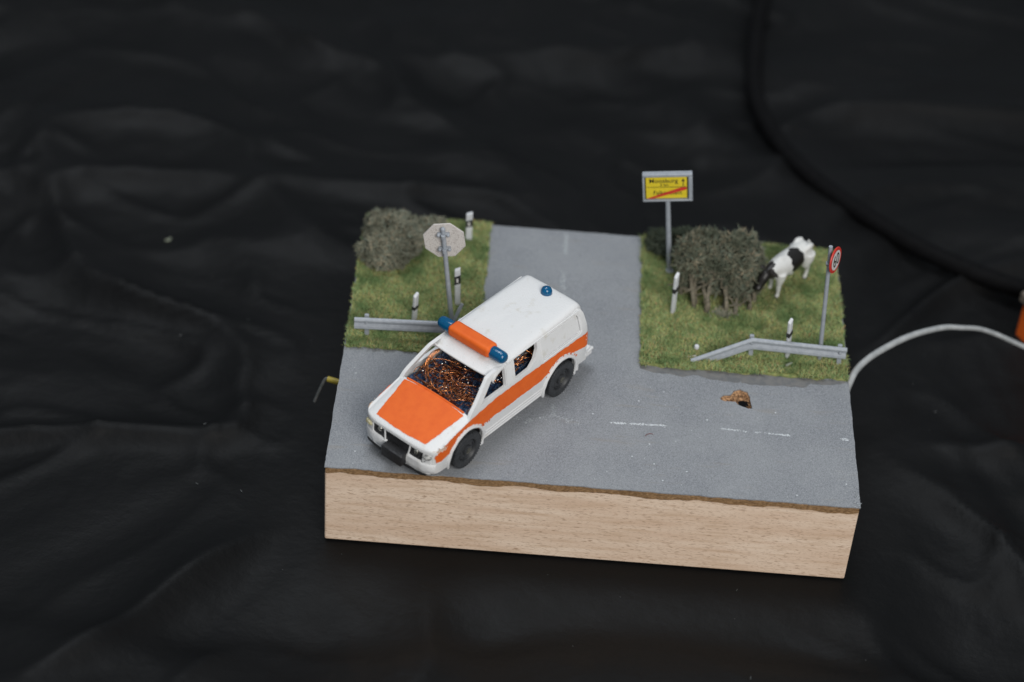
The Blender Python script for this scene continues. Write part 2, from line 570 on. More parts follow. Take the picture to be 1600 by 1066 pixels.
mb.build('hole_shade', M['cable'], base)  # flat black piece added to stand for the shade down in the hole
# loose torn fibres standing at the hole
mb = MB()
for i in range(150):
    a = random.choice(loop); t = random.random() * .5
    x = a[0] + (pc[0] - a[0]) * t; y = a[1] + (pc[1] - a[1]) * t
    if math.dist((x, y), pc) < .22: continue
    d = Vector((random.uniform(-1, 1), random.uniform(-1, 1), random.uniform(0.1, .9))).normalized() * random.uniform(.05, .16)
    p = Vector((x, y, b_up - .10))
    mb.tube([p, p + d], [.022, .006], 3)
tag(mb.build('torn_fibres', M['torn'], base, 0), kind='stuff')

# faded road markings: small flakes of white
def flakes(name, segs, n, mat, w=.045, sz=.035, z=b_up + .006, lab=None):
    v = []; f = []
    for (a, b) in segs:
        L = math.dist(a, b)
        for i in range(int(n * L)):
            t = random.random()
            if float(vnoise(t * L * 5 + a[0] * 3, a[1], 3)) < .18: continue
            x = a[0] + (b[0] - a[0]) * t + random.gauss(0, w); y = a[1] + (b[1] - a[1]) * t + random.gauss(0, w)
            s = sz * random.uniform(.4, 1.2); k = len(v); m = random.choice((4, 5))
            a0 = random.random() * 6
            for j in range(m):
                an = a0 + 2 * PI * j / m; v.append((x + s * math.cos(an) * random.uniform(.6, 1.4), y + s * math.sin(an) * .8, z + random.random() * .004))
            f.append(tuple(range(k, k + m)))
    o = mesh_obj(name, v, f, mat, base); o['kind'] = 'stuff'
    if lab: o['label'] = lab
    return o
flakes('lane_marking', [((.62, -4.12), (2.75, -4.05))], 120, M['flake'], w=.028, sz=.028, lab='faded white dash on the front road')
flakes('lane_marking', [((4.85, -3.97), (6.0, -4.02)), ((6.2, -4.03), (7.5, -4.06))], 75, M['flake'], w=.025, sz=.026)
flakes('lane_marking', [((9.55, -4.05), (9.97, -4.05))], 130, M['flake'])
flakes('lane_marking', [((-1.46, 7.5), (-1.46, 6.1))], 150, M['flakedim'], w=.06)
flakes('lane_marking', [((-1.50, 4.9), (-1.48, 3.3))], 90, M['flakedim'], w=.06)
flakes('lane_marking', [((-3.6, -4.35), (-.4, -4.2))], 18, M['flakedim'], w=.08)
flakes('scratch', [((-1.68, -3.2), (-1.58, -3.95)), ((-1.58, -3.95), (-2.7, -4.5)), ((-1.58, -3.95), (-.6, -4.35))], 90, M['flakedim'], w=.05, sz=.024, lab='thin white scratch behind the car')
# stray white specks
v = []; f = []
for i in range(75):
    x = random.uniform(-9.8, 9.8); y = random.uniform(Y0 + .1, -1.2); s = random.choice((.012, .018, .02, .035)); k = len(v)
    for j in range(5):
        an = 2 * PI * j / 5; v.append((x + s * math.cos(an), y + s * math.sin(an), b_up + .006))
    f.append(tuple(range(k, k + 5)))
tag(mesh_obj('paint_specks', v, f, M['flake'], base), kind='stuff')
# darker unpainted strip along the right grass corner
ps = [(1.72, -.62), (1.7, -.80), (2.3, -1.02), (2.9, -.98), (3.4, -1.1), (3.9, -.92), (4.5, -1.12), (5.6, -1.22), (6.6, -1.26), (7.4, -1.18), (8.2, -1.2), (8.5, -.95), (9.4, -.9), (9.9, -.72), (9.9, -.6)]
panel('bare_strip', ps, [], lambda x, y: (x, y, b_up + .0045), None, M['patch'], base, step=.15, grid=.5, jit=.03, smooth=0)
# frayed patch in the near right corner
mb = MB()
for i in range(24):
    x = 10 - abs(random.gauss(0, .14)); y = Y0 + abs(random.gauss(0, .5)); 
    mb.tube([(x, y, b_up), (x + random.uniform(-.1, .1), y + random.uniform(-.1, .1), b_up + random.uniform(.01, .08))], [.02, .012], 3)
tag(mb.build('frayed_corner', M['flakedim'], base, 0), kind='stuff')

# ------------------------------------------------------------------ grass corners
def grass_corner(x0, x1, y0, y1, label, sd):
    out = rag(x0, x1, 'x', y0, 40, .07, sd) + rag(y0, y1, 'y', x1, 50, .05 if x1 < 9 else .01, sd + 1) + rag(x1, x0, 'x', y1, 40, .01, sd + 2) + rag(y1, y0, 'y', x0, 50, .05 if x0 > -9 else .01, sd + 3)
    gm = panel('grass_mat', out, [], lambda x, y: (x, y, b_up + .05 + .05 * float(vnoise(x * 1.3, y * 1.3, sd))), lambda x, y: (x, y, b_up + .004), M['mud'], base, grid=.35, dens=False)
    n = int((x1 - x0) * (y1 - y0) * 900)
    px = rng.uniform(x0 - .05, x1 + .04, n); py = rng.uniform(y0 - .09, y1, n)
    edge = np.minimum(np.minimum(px - x0, x1 - px), py - y0)
    keep = (edge > .08) | (vnoise(px * 3, py * 3, 12) > .4)
    px, py = px[keep], py[keep]; n = len(px)
    clump = vnoise(px * 1.6, py * 1.6, sd + 20)
    ln = rng.uniform(.09, .19, n) * (.65 + .8 * clump)
    az = rng.uniform(0, 2 * PI, n); lean = rng.uniform(.3, 1.25, n)
    w = rng.uniform(.012, .024, n)
    dx = np.cos(az); dy = np.sin(az)
    z0 = .04 + .05 * vnoise(px * 1.3, py * 1.3, sd)
    b1 = np.stack([px - dy * w, py + dx * w, z0], 1); b2 = np.stack([px + dy * w, py - dx * w, z0], 1)
    k = .55
    mx = px + dx * ln * np.sin(lean) * .4; my = py + dy * ln * np.sin(lean) * .4; mz = z0 + ln * np.cos(lean * .6) * .55
    m1 = np.stack([mx - dy * w * .7, my + dx * w * .7, mz], 1); m2 = np.stack([mx + dy * w * .7, my - dx * w * .7, mz], 1)
    tp = np.stack([px + dx * ln * np.sin(lean), py + dy * ln * np.sin(lean), z0 + ln * np.cos(lean)], 1)
    V = np.stack([b1, b2, m2, m1, tp], 1).reshape(-1, 3)
    i = np.arange(n)[:, None] * 5
    T = np.concatenate([i + np.array([[0, 1, 2]]), i + np.array([[0, 2, 3]]), i + np.array([[3, 2, 4]])], 1).reshape(-1, 3)
    me = bpy.data.meshes.new('grass'); me.vertices.add(len(V)); me.vertices.foreach_set('co', V.ravel())
    me.loops.add(T.size); me.loops.foreach_set('vertex_index', T.ravel()); me.polygons.add(len(T)); me.polygons.foreach_set('loop_start', np.arange(len(T)) * 3)
    me.update(); me.validate(); me.materials.append(M['grass'])
    o = bpy.data.objects.new('grass', me); COL.objects.link(o)
    tag(o, label, 'grass', kind='stuff')
grass_corner(-9.97, -4.70, -.85, 7.72, 'short yellowish green model grass on the corner with the stop sign', 31)
grass_corner(1.75, 9.97, -.62, 7.72, 'short yellowish green model grass on the corner with the cow', 37)

# ------------------------------------------------------------------ the car
CAR = thing('emergency_car', 'white and orange toy emergency car with blue roof lights parked on the grey road', 'toy car', (-4.541, -3.784, .0), (0, 0, R(-127.286)))
CAR['label'] = 'white toy emergency car with orange stripes and blue roof lights'

def halfw(z):
    return interp(z, [.3, .55, .9, 1.5, 2.1, 2.45, 2.62, 3.15, 3.30, 3.4], [1.66, 1.72, 1.77, 1.79, 1.76, 1.71, 1.66, 1.48, 1.40, 1.3])
def Y(s, z):
    h = halfw(z)
    if s > 3.85:
        u = min((s - 3.85) / .80, .9995); h *= (1 - max(u, 0) ** 4.2) ** (1 / 4.2)
    if s < -3.95:
        u = min((-3.95 - s) / 1.0, .999); h *= (1 - u ** 3) ** (1 / 3)
    return h
def S(y, z=1.5):
    h = halfw(z); u = min(abs(y) / h, .999)
    return 3.85 + .80 * (1 - u ** 4.2) ** (1 / 4.2)
HX = [2.20, 2.6, 3.0, 3.6, 4.2, 4.5, 4.64]; HZ = [2.38, 2.27, 2.16, 2.02, 1.87, 1.79, 1.70]
hoodz = lambda s: interp(s, HX, HZ)
WB = 2.76; WR = .78; AR = .96


def arc(cx, cz_, r, a0, a1, n):
    return [(cx + r * math.cos(R(a0 + (a1 - a0) * i / n)), cz_ + r * math.sin(R(a0 + (a1 - a0) * i / n))) for i in range(n + 1)]
top_line = [(4.48, 1.68), (4.0, 1.80), (3.6, 1.90), (3.0, 2.03), (2.65, 2.13), (2.50, 2.34), (1.36, 3.20), (1.0, 3.24), (0, 3.28), (-2, 3.31), (-3.95, 3.34), (-4.15, 3.26), (-4.28, 3.02), (-4.36, 2.6), (-4.40, 2.2), (-4.42, 1.4), (-4.36, .85)]
bottom = [(-3.95, .72)] + arc(-WB, WR, AR, 188, -20, 14) + [(-1.74, .52), (1.72, .52)] + arc(WB, WR, AR, 200, -14, 14) + [(3.80, .52), (4.48, .56)]
side_out = top_line + bottom
win_f = [(1.98, 2.42), (1.47, 2.82), (1.02, 3.17), (.40, 3.20), (.52, 2.42)]
win_r = [(-.02, 2.40), (-.14, 3.21), (-1.48, 3.21), (-1.44, 2.92), (-1.2, 2.62), (-.85, 2.42)]
win_b = [(-1.80, 3.12), (-3.88, 3.13), (-3.93, 2.95), (-3.93, 2.46), (-3.80, 2.40), (-1.74, 2.38)]
for sg in (1, -1):
    lab = None
    sp = panel('side_panel', side_out, [win_f, win_r, win_b], lambda s, z: (s, sg * Y(s, z), z), lambda s, z: (s, sg * (Y(s, z) - .15), z), M['white'], CAR, step=.11, grid=.2, bevel=.03, smooth=50)
    panel('rear_side_panel', [(-1.83, 3.09), (-3.85, 3.10), (-3.90, 2.94), (-3.90, 2.48), (-3.79, 2.43), (-1.77, 2.41)], [], lambda s, z: (s, sg * (Y(s, z) - .035), z), lambda s, z: (s, sg * (Y(s, z) - .10), z), M['white'], sp, step=.15, grid=.3, smooth=50)
    mb = MB(); pts = densify([(-1.66, 3.16), (-3.92, 3.18), (-4.00, 2.98), (-4.00, 2.40), (-3.84, 2.31), (-1.62, 2.29)], .15); mb.tube([(q[0], sg * (Y(*q) - .002), q[1]) for q in pts + pts[:2]], .026, 6, False); mb.build('pressed_rim', M['white'], sp)
    # backing strip behind the joint so that the gap reads as a shallow groove
    panel('groove', [(-1.72, 3.16), (-3.9, 3.17), (-4.0, 2.95), (-4.0, 2.38), (-3.80, 2.33), (-1.66, 2.31)], [], lambda s, z: (s, sg * (Y(s, z) - .105), z), lambda s, z: (s, sg * (Y(s, z) - .145), z), M['white'], sp, step=.3, grid=.4, smooth=50)
    # B pillar, standing slightly proud
    panel('door_pillar', [(.49, 2.44), (.37, 3.20), (-.07, 3.21), (.03, 2.44)], [], lambda s, z: (s, sg * (Y(s, z) + .035), z), lambda s, z: (s, sg * (Y(s, z) - .12), z), M['white'], sp, step=.1, grid=.2, bevel=.02, smooth=50)
    # orange stripe, hand painted: wavering lower edge
    tl = [(-4.40, 2.14), (-3.9, 2.18), (-3.0, 2.20), (-1.5, 2.24), (0, 2.27), (1.2, 2.26), (2.0, 2.18), (2.6, 2.10), (3.2, 2.01), (3.7, 1.90), (4.05, 1.76), (4.34, 1.62), (4.44, 1.38)]
    bl = [(4.38, 1.12), (4.08, 1.16), (3.82, 1.22)] + arc(WB, WR, 1.09, 24, 140, 10) + [(1.7, 1.46), (1.2, 1.48), (.6, 1.45), (-.2, 1.47), (-.9, 1.44), (-1.5, 1.46)] + arc(-WB, WR, 1.15, 42, 128, 8) + [(-3.7, 1.62), (-4.42, 1.48)]
    st = panel('side_stripe', tl + bl, [], lambda s, z: (s, sg * (Y(s, z) + .010), z), None, M['orange'], sp, step=.09, grid=.2, jit=.018, smooth=50)
    st['label'] = 'orange stripe along the flank'
    for cx in (WB, -WB):
        a = arc(cx, WR, AR + .03, 196 if cx < 0 else 205, -22, 18)
        if sg < 0: pass
        mb = MB()
        rr = [.055 + .03 * float(vnoise(i * .9, cx, 5)) for i in range(len(a))]
        mb.tube([(s, sg * (Y(s, z) + .01), z) for s, z in a], rr, 8); 
        mb.build('wheel_arch', M['white'], sp)
        # mud flap nub behind the wheel
        xb = cx - AR - .05
        mb = MB(); mb.box((xb - .05, sg * 1.70 - .12, .34), (xb + .07, sg * 1.70 + .06, .62)); mb.build('mud_flap', M['white'], sp, 40, .03)
    # rubbed and splashed paint round the arches and on the front wing
    v = []; f = []
    def dab(s_, z_, q):
        k = len(v); a0 = random.random() * 6
        for j in range(6):
            an = a0 + PI * j / 3; ss_ = s_ + q * math.cos(an) * random.uniform(.5, 1.6); zz_ = z_ + q * math.sin(an) * random.uniform(.5, 1.2)
            v.append((ss_, sg * (Y(ss_, zz_) + .014), zz_))
        f.append(tuple(range(k, k + 6)))
    for cx in (WB, -WB):
        for i in range(26):
            an = R(random.uniform(35, 150)); rr = random.gauss(1.10, .035); dab(cx + rr * math.cos(an), WR + rr * math.sin(an), random.uniform(.015, .05))
    for i in range(22): dab(random.gauss(1.75, .25), random.gauss(1.43, .03), random.uniform(.012, .035))
    mesh_obj('paint_splash', v, f, M['orange'], sp)['kind'] = 'stuff'
    v = []; f = []
    for i in range(46): dab(random.gauss(4.12, .13), random.gauss(1.80, .05) - .10, random.uniform(.015, .05))
    mesh_obj('dirt_smear', v, f, M['smear'], sp)['kind'] = 'stuff'
    # sill with ridges
    mb = MB()
    for z in (.60, .78, .96):
        mb.tube([(1.66, sg * (Y(1.5, z) + .004), z), (0, sg * (Y(0, z) + .006), z), (-1.68, sg * (Y(-1.6, z) + .004), z)], .02, 6)
    mb.build('sill_ridge', M['white'], sp)


def grid_surface(name, us, vs, fn, mat, parent, thick=(0, 0, -.1), smooth=40):
    n, m = len(us), len(vs)
    V = [Vector(fn(u, v)) for u in us for v in vs]
    F = [(i * m + j, (i + 1) * m + j, (i + 1) * m + j + 1, i * m + j + 1) for i in range(n - 1) for j in range(m - 1)]
    if thick:
        t = Vector(thick); k = len(V)
        V += [p + t for p in V]
        F2 = [tuple(i + k for i in reversed(f)) for f in F]
        W = []
        for i in range(n - 1):
            W += [(i * m, (i + 1) * m, (i + 1) * m + k, i * m + k), (i * m + m - 1, i * m + m - 1 + k, (i + 1) * m + m - 1 + k, (i + 1) * m + m - 1)]
        for j in range(m - 1):
            a = (n - 1) * m
            W += [(j, j + k, j + 1 + k, j + 1), (a + j, a + j + 1, a + j + 1 + k, a + j + k)]
        F = F + F2 + W
    return mesh_obj(name, V, F, mat, parent, smooth)


# bonnet
def hood_z(s, y):
    v = max(-1, min(1, y / 1.74)); wob = .012 * (float(vnoise(s * 3 + 5, v * 4 + 3, 8)) - .5)
    return hoodz(s) - .11 * abs(v) ** 9 - .05 * v * v + wob
def hood_pt(t, v):
    y = v * 1.735
    s = 2.55 + t * (S(y, 1.6) + .03 - 2.55)
    return (s, y, hood_z(s, y) - (.05 if t > .99 else 0))
us = list(np.linspace(0, .97, 24)) + [.99, 1.0]; vs = list(np.linspace(-1, 1, 45))
hood = grid_surface('bonnet', us, vs, hood_pt, M['white'], CAR, (0, 0, -.10), 50)
def hood_map(x, y):
    return (x, y, hood_z(x, y) + .014)
ho = [(4.46, -1.22), (4.52, -.5), (4.53, 0), (4.51, .5), (4.44, 1.20), (3.9, 1.30), (3.3, 1.38), (2.9, 1.44), (2.66, 1.48), (2.60, .7), (2.58, 0), (2.60, -.7), (2.66, -1.48), (2.9, -1.44), (3.3, -1.38), (3.9, -1.30)]
hp = panel('bonnet_stripe', ho, [], hood_map, None, M['orange'], hood, step=.09, grid=.2, jit=.012, smooth=50)
hp['label'] = 'orange painted bonnet field'
# raised rim along the windscreen
mb = MB(); mb.tube([(2.57 - .02 * (1 - (y / 1.4) ** 2), y, 2.28 - .04 * (y / 1.4) ** 2) for y in np.linspace(-1.40, 1.40, 20)], .045, 8); cr = mb.build('cowl_edge', M['orange'], hood)

# front mask: panel in (y, z) with an opening for grille and lamps
fo = [(-1.56, 1.70), (0, 1.72), (1.56, 1.70), (1.58, .56), (0, .52), (-1.58, .56)]
gr = [(-1.24, 1.62), (1.24, 1.62), (1.20, 1.06), (-1.20, 1.06)]
def fmapF(y, z, o=0): return (S(y, 1.5) + .02 - .06 * (z - 1.1) + o, y, z)
front = panel('front_panel', fo, [gr], lambda y, z: fmapF(y, z), lambda y, z: fmapF(y, z, -.16), M['white'], CAR, step=.1, grid=.18, jit=.01, smooth=50, bevel=.03)
mb = MB()
yy = list(np.linspace(-1.28, 1.28, 22)); n_ = len(yy)
mb.add([(S(y) - .05, y, 1.68) for y in yy] + [(S(y) - .02, y, 1.02) for y in yy] + [(S(y) - .4, y, 1.68) for y in yy] + [(S(y) - .4, y, 1.02) for y in yy],
       [(i, i + 1, i + 1 + n_, i + n_) for i in range(n_ - 1)] + [(i + 2 * n_, i + 3 * n_, i + 1 + 3 * n_, i + 1 + 2 * n_) for i in range(n_ - 1)])
gp = mb.build('grille', M['black'], front)
for z in (1.20, 1.28, 1.36, 1.44):
    mb = MB(); mb.tube([(S(y) - .03, y, z) for y in np.linspace(-.56, .56, 6)], .022, 6); mb.build('grille_bar', M['black'], front)
for y in (-.62, .62):
    mb = MB(); mb.tube([(4.60, y * 1.04, 1.66), (4.63, y * .98, 1.3), (4.66, y * .92, 1.04)], .036, 8); mb.build('grille_divider', M['white'], front)
for y in (-.90, .90):
    m = Matrix.Translation((4.48, y, 1.34)) @ Matrix.Rotation(R(90), 4, 'Y')
    mb = MB(); mb.lathe([(.23, 0), (.24, .12), (.20, .16), (.14, .12), (.14, 0)], 20, m, True); hl = mb.build('headlight', M['black'], front)
    mb = MB(); mb.lathe([(.135, .06), (.12, .12), (.07, .16), (.0, .175)], 18, m); mb.build('lens', M['chrome'], hl)
    if y > 0:
        mb = MB(); mb.box((4.3, .99, 1.12), (4.50, 1.20, 1.56)); mb.build('lamp_surround', M['black'], front, 30, .03)
mb = MB()
mb.tube([(S(y) + .03, y, 1.34 + .02 * math.sin(y * 30)) for y in np.linspace(-1.62, -1.28, 6)], [.05, .09, .10, .09, .09, .05], 7); mb.build('indicator', M['amber'], front)
mb = MB()
mb.tube([(S(y) + .0, y, 1.36) for y in np.linspace(1.24, 1.58, 6)], [.05, .09, .12, .12, .10, .05], 8); mb.build('indicator', M['greysmear'], front)['label'] = 'grey smeared corner lamp'
# bumper: lumpy white bar wrapped round the nose
vs_ = []; fs_ = []
ysb = list(np.linspace(-1.69, 1.69, 44))
prof = [(.02, 1.05), (.05, 1.02), (.07, .95), (.08, .78), (.06, .60), (.0, .55)]
for i, y in enumerate(ysb):
    for j, (o, z) in enumerate(prof):
        lump = .05 * (float(vnoise(y * 4, j * .7, 14)) - .5)
        low = .10 * (float(vnoise(y * 5, 2, 15)) - .5) if j >= 4 else 0
        hh = halfw(.8)
        u = min(abs(y) / hh, .99)
        s0 = 3.85 + .80 * (1 - u ** 4.2) ** (1 / 4.2)
        vs_.append((s0 + o + lump, y * (1 + o * .25), z + low))
m_ = len(prof)
fs_ = [(i * m_ + j, (i + 1) * m_ + j, (i + 1) * m_ + j + 1, i * m_ + j + 1) for i in range(len(ysb) - 1) for j in range(m_ - 1)]
bp_ = mesh_obj('front_bumper', vs_, fs_, M['white'], CAR, 50)
mb = MB(); mb.tube([(S(y, .8) + .02, y * .97, .50 + .02 * math.sin(y * 9)) for y in np.linspace(-1.55, 1.45, 24)], .08, 6); mb.build('underside_strip', M['black'], bp_)
mb = MB(); mb.box((4.58, -.47, .58), (5.02, .53, 1.08)); mb.build('bumper_box', M['black'], CAR, 30, .05)
# front wheel-side lower corners
# roof with drooping visor
def roof_pt(s, v):
    hw = interp(s, [-4.3, -4.0, -3, .4, 1.15], [1.33, 1.37, 1.43, 1.44, 1.50])
    z = interp(s, [-4.30, -4.22, -4.1, -3.6, -1.5, .3, .75, 1.15], [3.34, 3.43, 3.47, 3.48, 3.46, 3.40, 3.27, 3.08])
    e = abs(v) ** 16
    wob = .012 * (float(vnoise(s * 2.5, v * 5 + 7, 18)) - .5)
    return (s - .06 * abs(v) ** 3 * (1 if s > .9 else 0), v * hw, z - .12 * e - .03 * v * v + wob)
us = [-4.30, -4.26, -4.2, -4.1, -3.9] + list(np.linspace(-3.6, .3, 16)) + list(np.linspace(.4, 1.15, 9)); vs = list(np.linspace(-1, 1, 45))
roof = grid_surface('roof', us, vs, roof_pt, M['white'], CAR, (0, 0, -.09), 55)
# drip edge along both sides of the roof
for sg in (1, -1):
    mb = MB(); mb.tube([(s, sg * 1.45, 3.27) for s in np.linspace(-4.05, .3, 16)], .028, 6); mb.build('roof_gutter', M['white'], roof)
# visor rim with a blob at its corner
mb = MB(); mb.tube([(1.155 - .06 * abs(y / 1.33) ** 3, y, 3.045) for y in np.linspace(-1.47, 1.47, 14)], .045, 8); mb.build('visor_edge', M['white'], roof)
# rear wall
def rear_pt(z, v):
    s = interp(z, [.75, 1.4, 2.2, 2.6, 3.0, 3.2, 3.3], [-4.46, -4.50, -4.48, -4.44, -4.36, -4.30, -4.22])
    h = halfw(z) * .87
    return (s + .30 * abs(v) ** 4, v * h, z)
rear = grid_surface('rear_door', list(np.linspace(.75, 3.3, 16)), list(np.linspace(-1, 1, 21)), rear_pt, M['white'], CAR, (.1, 0, 0), 50)
mb = MB(); mb.box((-4.54, -1.0, 2.35), (-4.38, 1.0, 3.0)); mb.build('rear_window', M['interior'], rear, 30, .03)
for sg in (1, -1):
    mb = MB(); mb.box((-4.55, sg * 1.36 - .11, 1.15), (-4.36, sg * 1.36 + .11, 1.7)); mb.build('tail_light', M['red'], CAR, 30, .03)
# rear bumper with stepped end
mb = MB(); mb.box((-4.92, -1.66, .66), (-4.42, 1.66, .98)); mb.box((-4.52, 1.40, .62), (-3.86, 1.70, .90)); mb.box((-4.52, -1.70, .62), (-3.86, -1.40, .90))
mb.build('rear_bumper', M['white'], CAR, 40, .04)
mb = MB(); mb.tube([(-4.98, 1.3, .82), (-4.90, 1.64, .95), (-4.50, 1.72, 1.02)], [.05, .07, .05], 6); mb.build('paint_drip', M['white'], CAR)
mb = MB(); mb.tube([(-3.93, 1.66, .80), (-3.96, 1.66, .42)], [.09, .075], 7); mb.build('paint_drip', M['white'], CAR)
# floor and dark inside
mb = MB(); mb.box((-4.3, -1.5, .45), (4.3, 1.5, .62)); mb.box((-1.6, -1.52, .6), (1.6, 1.52, 1.5)); mb.build('chassis', M['interior'], CAR, 30)
for sg in (1, -1):
    for cx in (WB, -WB):
        mb = MB(); a = arc(cx, WR, AR - .01, 190, -10, 12)
        v = [(s, sg * 1.60, z) for s, z in a] + [(s, sg * .95, z) for s, z in a]; n = len(a)
        mb.add(v, [(i, i + 1, i + 1 + n, i + n) for i in range(n - 1)] + [tuple(range(n, 2 * n))]); mb.build('wheel_well', M['interior'], CAR)
mb = MB(); mb.tube([(WB, -1.5, WR), (WB, 1.5, WR)], .12, 8); mb.build('axle', M['hub'], CAR)
mb = MB(); mb.tube([(-WB, -1.5, WR), (-WB, 1.5, WR)], .12, 8); mb.build('axle', M['hub'], CAR)

# wheels
def wheel(cx, sg):
    m = Matrix.Translation((cx, sg * 1.36, WR)) @ Matrix.Rotation(R(-90 * sg), 4, 'X')
    w = .50
    mb = MB()
    mb.lathe([(.46, 0), (.71, .0), (.745, .06), (.745, w - .06), (.715, w), (.50, w + .015), (.46, w - .02), (.44, w - .10), (.2, w - .10)], 56, m)
    o = mb.build('wheel', M['tyre'], CAR, 35)
    t = MB()
    for k in range(44):
        a = 2 * PI * k / 44
        for z0, z1, off in ((.0, .22, 0), (.28, w - .0, PI / 44)):
            r = Matrix.Rotation(a + off, 4, 'Z')
            t.box((.70, -.028, z0 + .0), (.782, .028, z1), m @ r)
    t.build('tyre_tread', M['tyre'], o, 30)
    h = MB(); h.lathe([(.42, w - .12), (.42, w - .05), (.36, w - .02), (.34, w - .06), (.22, w - .06), (.21, w + .02), (.17, w + .04)], 28, m)
    hc = h.build('hub_cap', M['tyre'], o, 35)
    h = MB(); h.lathe([(.135, w - .02), (.135, w + .055), (.11, w + .07), (.0, w + .075)], 18, m); h.build('axle_end', M['hub'], hc, 35)
for cx in (WB, -WB):
    for sg in (1, -1): wheel(cx, sg)

# roof light bar
bs, bz = .44, 3.60
def rbox(name, x0, x1, y0, y1, z0, z1, mat, parent, bev):
    mb = MB(); mb.box((x0, y0, z0), (x1, y1, z1)); o = mb.build(name, mat, parent, 50); b = o.modifiers.new('b', 'BEVEL'); b.width = bev; b.segments = 5; b.limit_method = 'NONE'; return o
bar = rbox('light_bar', bs - .31, bs + .31, -1.12, .92, bz - .20, bz + .27, M['orange'], CAR, .15)
bar['label'] = 'orange housing of the roof light bar'
for sg, y0 in ((1, .88), (-1, -1.08)):
    m = Matrix.Translation((bs, y0, bz + .01)) @ Matrix.Rotation(R(-90 * sg), 4, 'X')
    L = .66 if sg > 0 else .66
    mb = MB(); mb.lathe([(.24, 0), (.25, .1), (.24, L - .18), (.215, L - .08), (.15, L - .02), (.07, L), (0, L)], 28, m); mb.build('blue_lamp', M['blue'], bar)
for y in (-.9, .6):
    mb = MB(); mb.box((bs - .14, y - .1, 3.30), (bs + .14, y + .1, bz - .1)); mb.build('bar_foot', M['white'], bar)
mb = MB(); mb.lathe([(.225, 3.38), (.23, 3.46), (.225, 3.58), (.185, 3.68), (.10, 3.74), (0, 3.76)], 28, Matrix.Translation((-3.78, .02, 0))); mb.build('beacon', M['blue'], CAR)['label'] = 'round blue beacon at the rear of the roof'

# inside: crumpled navy foil, a thing of its own with the wire tangle
wt = thing('wire_tangle', 'tangle of thin copper wires on dark blue foil inside the toy car', 'wire tangle', (-4.541, -3.784, 1.4), (0, 0, R(-127.286)))
us = list(np.linspace(-2.0, 2.50, 50)); vs = list(np.linspace(-1.46, 1.46, 32))
def foil(u, v):
    z = .62 + .22 * (float(vnoise(u * 2.4, v * 2.4, 21)) - .5) + .34 * (abs(float(vnoise(u * 5, v * 5, 22)) - .5)) + .06 * random.random()
    return (u + random.uniform(-.03, .03), v, z + (.05 if u < 1.6 else .05))
fo_ = grid_surface('foil', us, vs, foil, M['navy'], wt, (0, 0, -.35), 12)
mb = MB()
for i in range(190):
    c = Vector((random.uniform(-1.2, 2.3), random.uniform(-1.15, 1.15), random.uniform(.76, 1.08)))
    # keep clear of the sloping windscreen line
    zmax = interp(c.x, [-2, 1.2, 2.5], [1.6, 1.5, .98])
    c.z = min(c.z, zmax - .12)
    r1, r2 = random.uniform(.25, .95), random.uniform(.15, .6)
    if i % 2: c.x = random.uniform(1.2, 2.35)
    if i % 4 == 0: c.x = random.uniform(-1.3, .4); c.y = random.uniform(.5, 1.2); c.z = random.uniform(.95, 1.45)
    a0 = random.random() * 6.28; sw = random.uniform(1.2, 4.2); tilt = random.uniform(-.5, .5); yaw = random.random() * 3.14
    pts = []
    for k in range(15):
        a = a0 + sw * k / 14
        p = Vector((r1 * math.cos(a), r2 * math.sin(a), tilt * r2 * math.sin(a * 1.3) + .08 * math.sin(a * 2.1 + i)))
        p = Matrix.Rotation(yaw, 3, 'Z') @ p + c
        p.y = max(-1.38, min(1.38, p.y)); p.x = max(-1.8, min(2.42, p.x))
        zc = interp(p.x, [-2, 1.3, 2.5], [1.72, 1.62, .95]); p.z = max(.66, min(p.z, zc))
        pts.append(p)
    m = MB(); m.tube(pts, random.choice((.011, .013, .014, .017)), 5)
    m.build('wire', M['silver'] if i % 12 == 0 else M['darkcopper'] if i % 2 else M['copper'], wt, 80)
# a few wires looping out past the right windscreen pillar
for k in range(4):
    o = k * .05
    m = MB(); m.tube(spline([(1.9 + o, -.9 + o, .8), (1.75, -1.25 + o, 1.05 + o), (1.35 - o, -1.28 + o, 1.45), (.95, -.9, 1.62), (.6, -.2 + o * 3, 1.5)], 6), .016, 5); m.build('wire', M['copper'], wt, 80)
# solder beads
for i in range(60):
    m = MB(); rr = random.uniform(.025, .055)
    m.lathe([(0, -rr), (rr * .8, -rr * .6), (rr, 0), (rr * .8, rr * .6), (0, rr)], 8, Matrix.Translation((random.uniform(-.8, 2.3), random.uniform(-1.2, 1.2), random.uniform(.78, 1.05))))
    m.build('solder_bead', M['silver'], wt, 80)

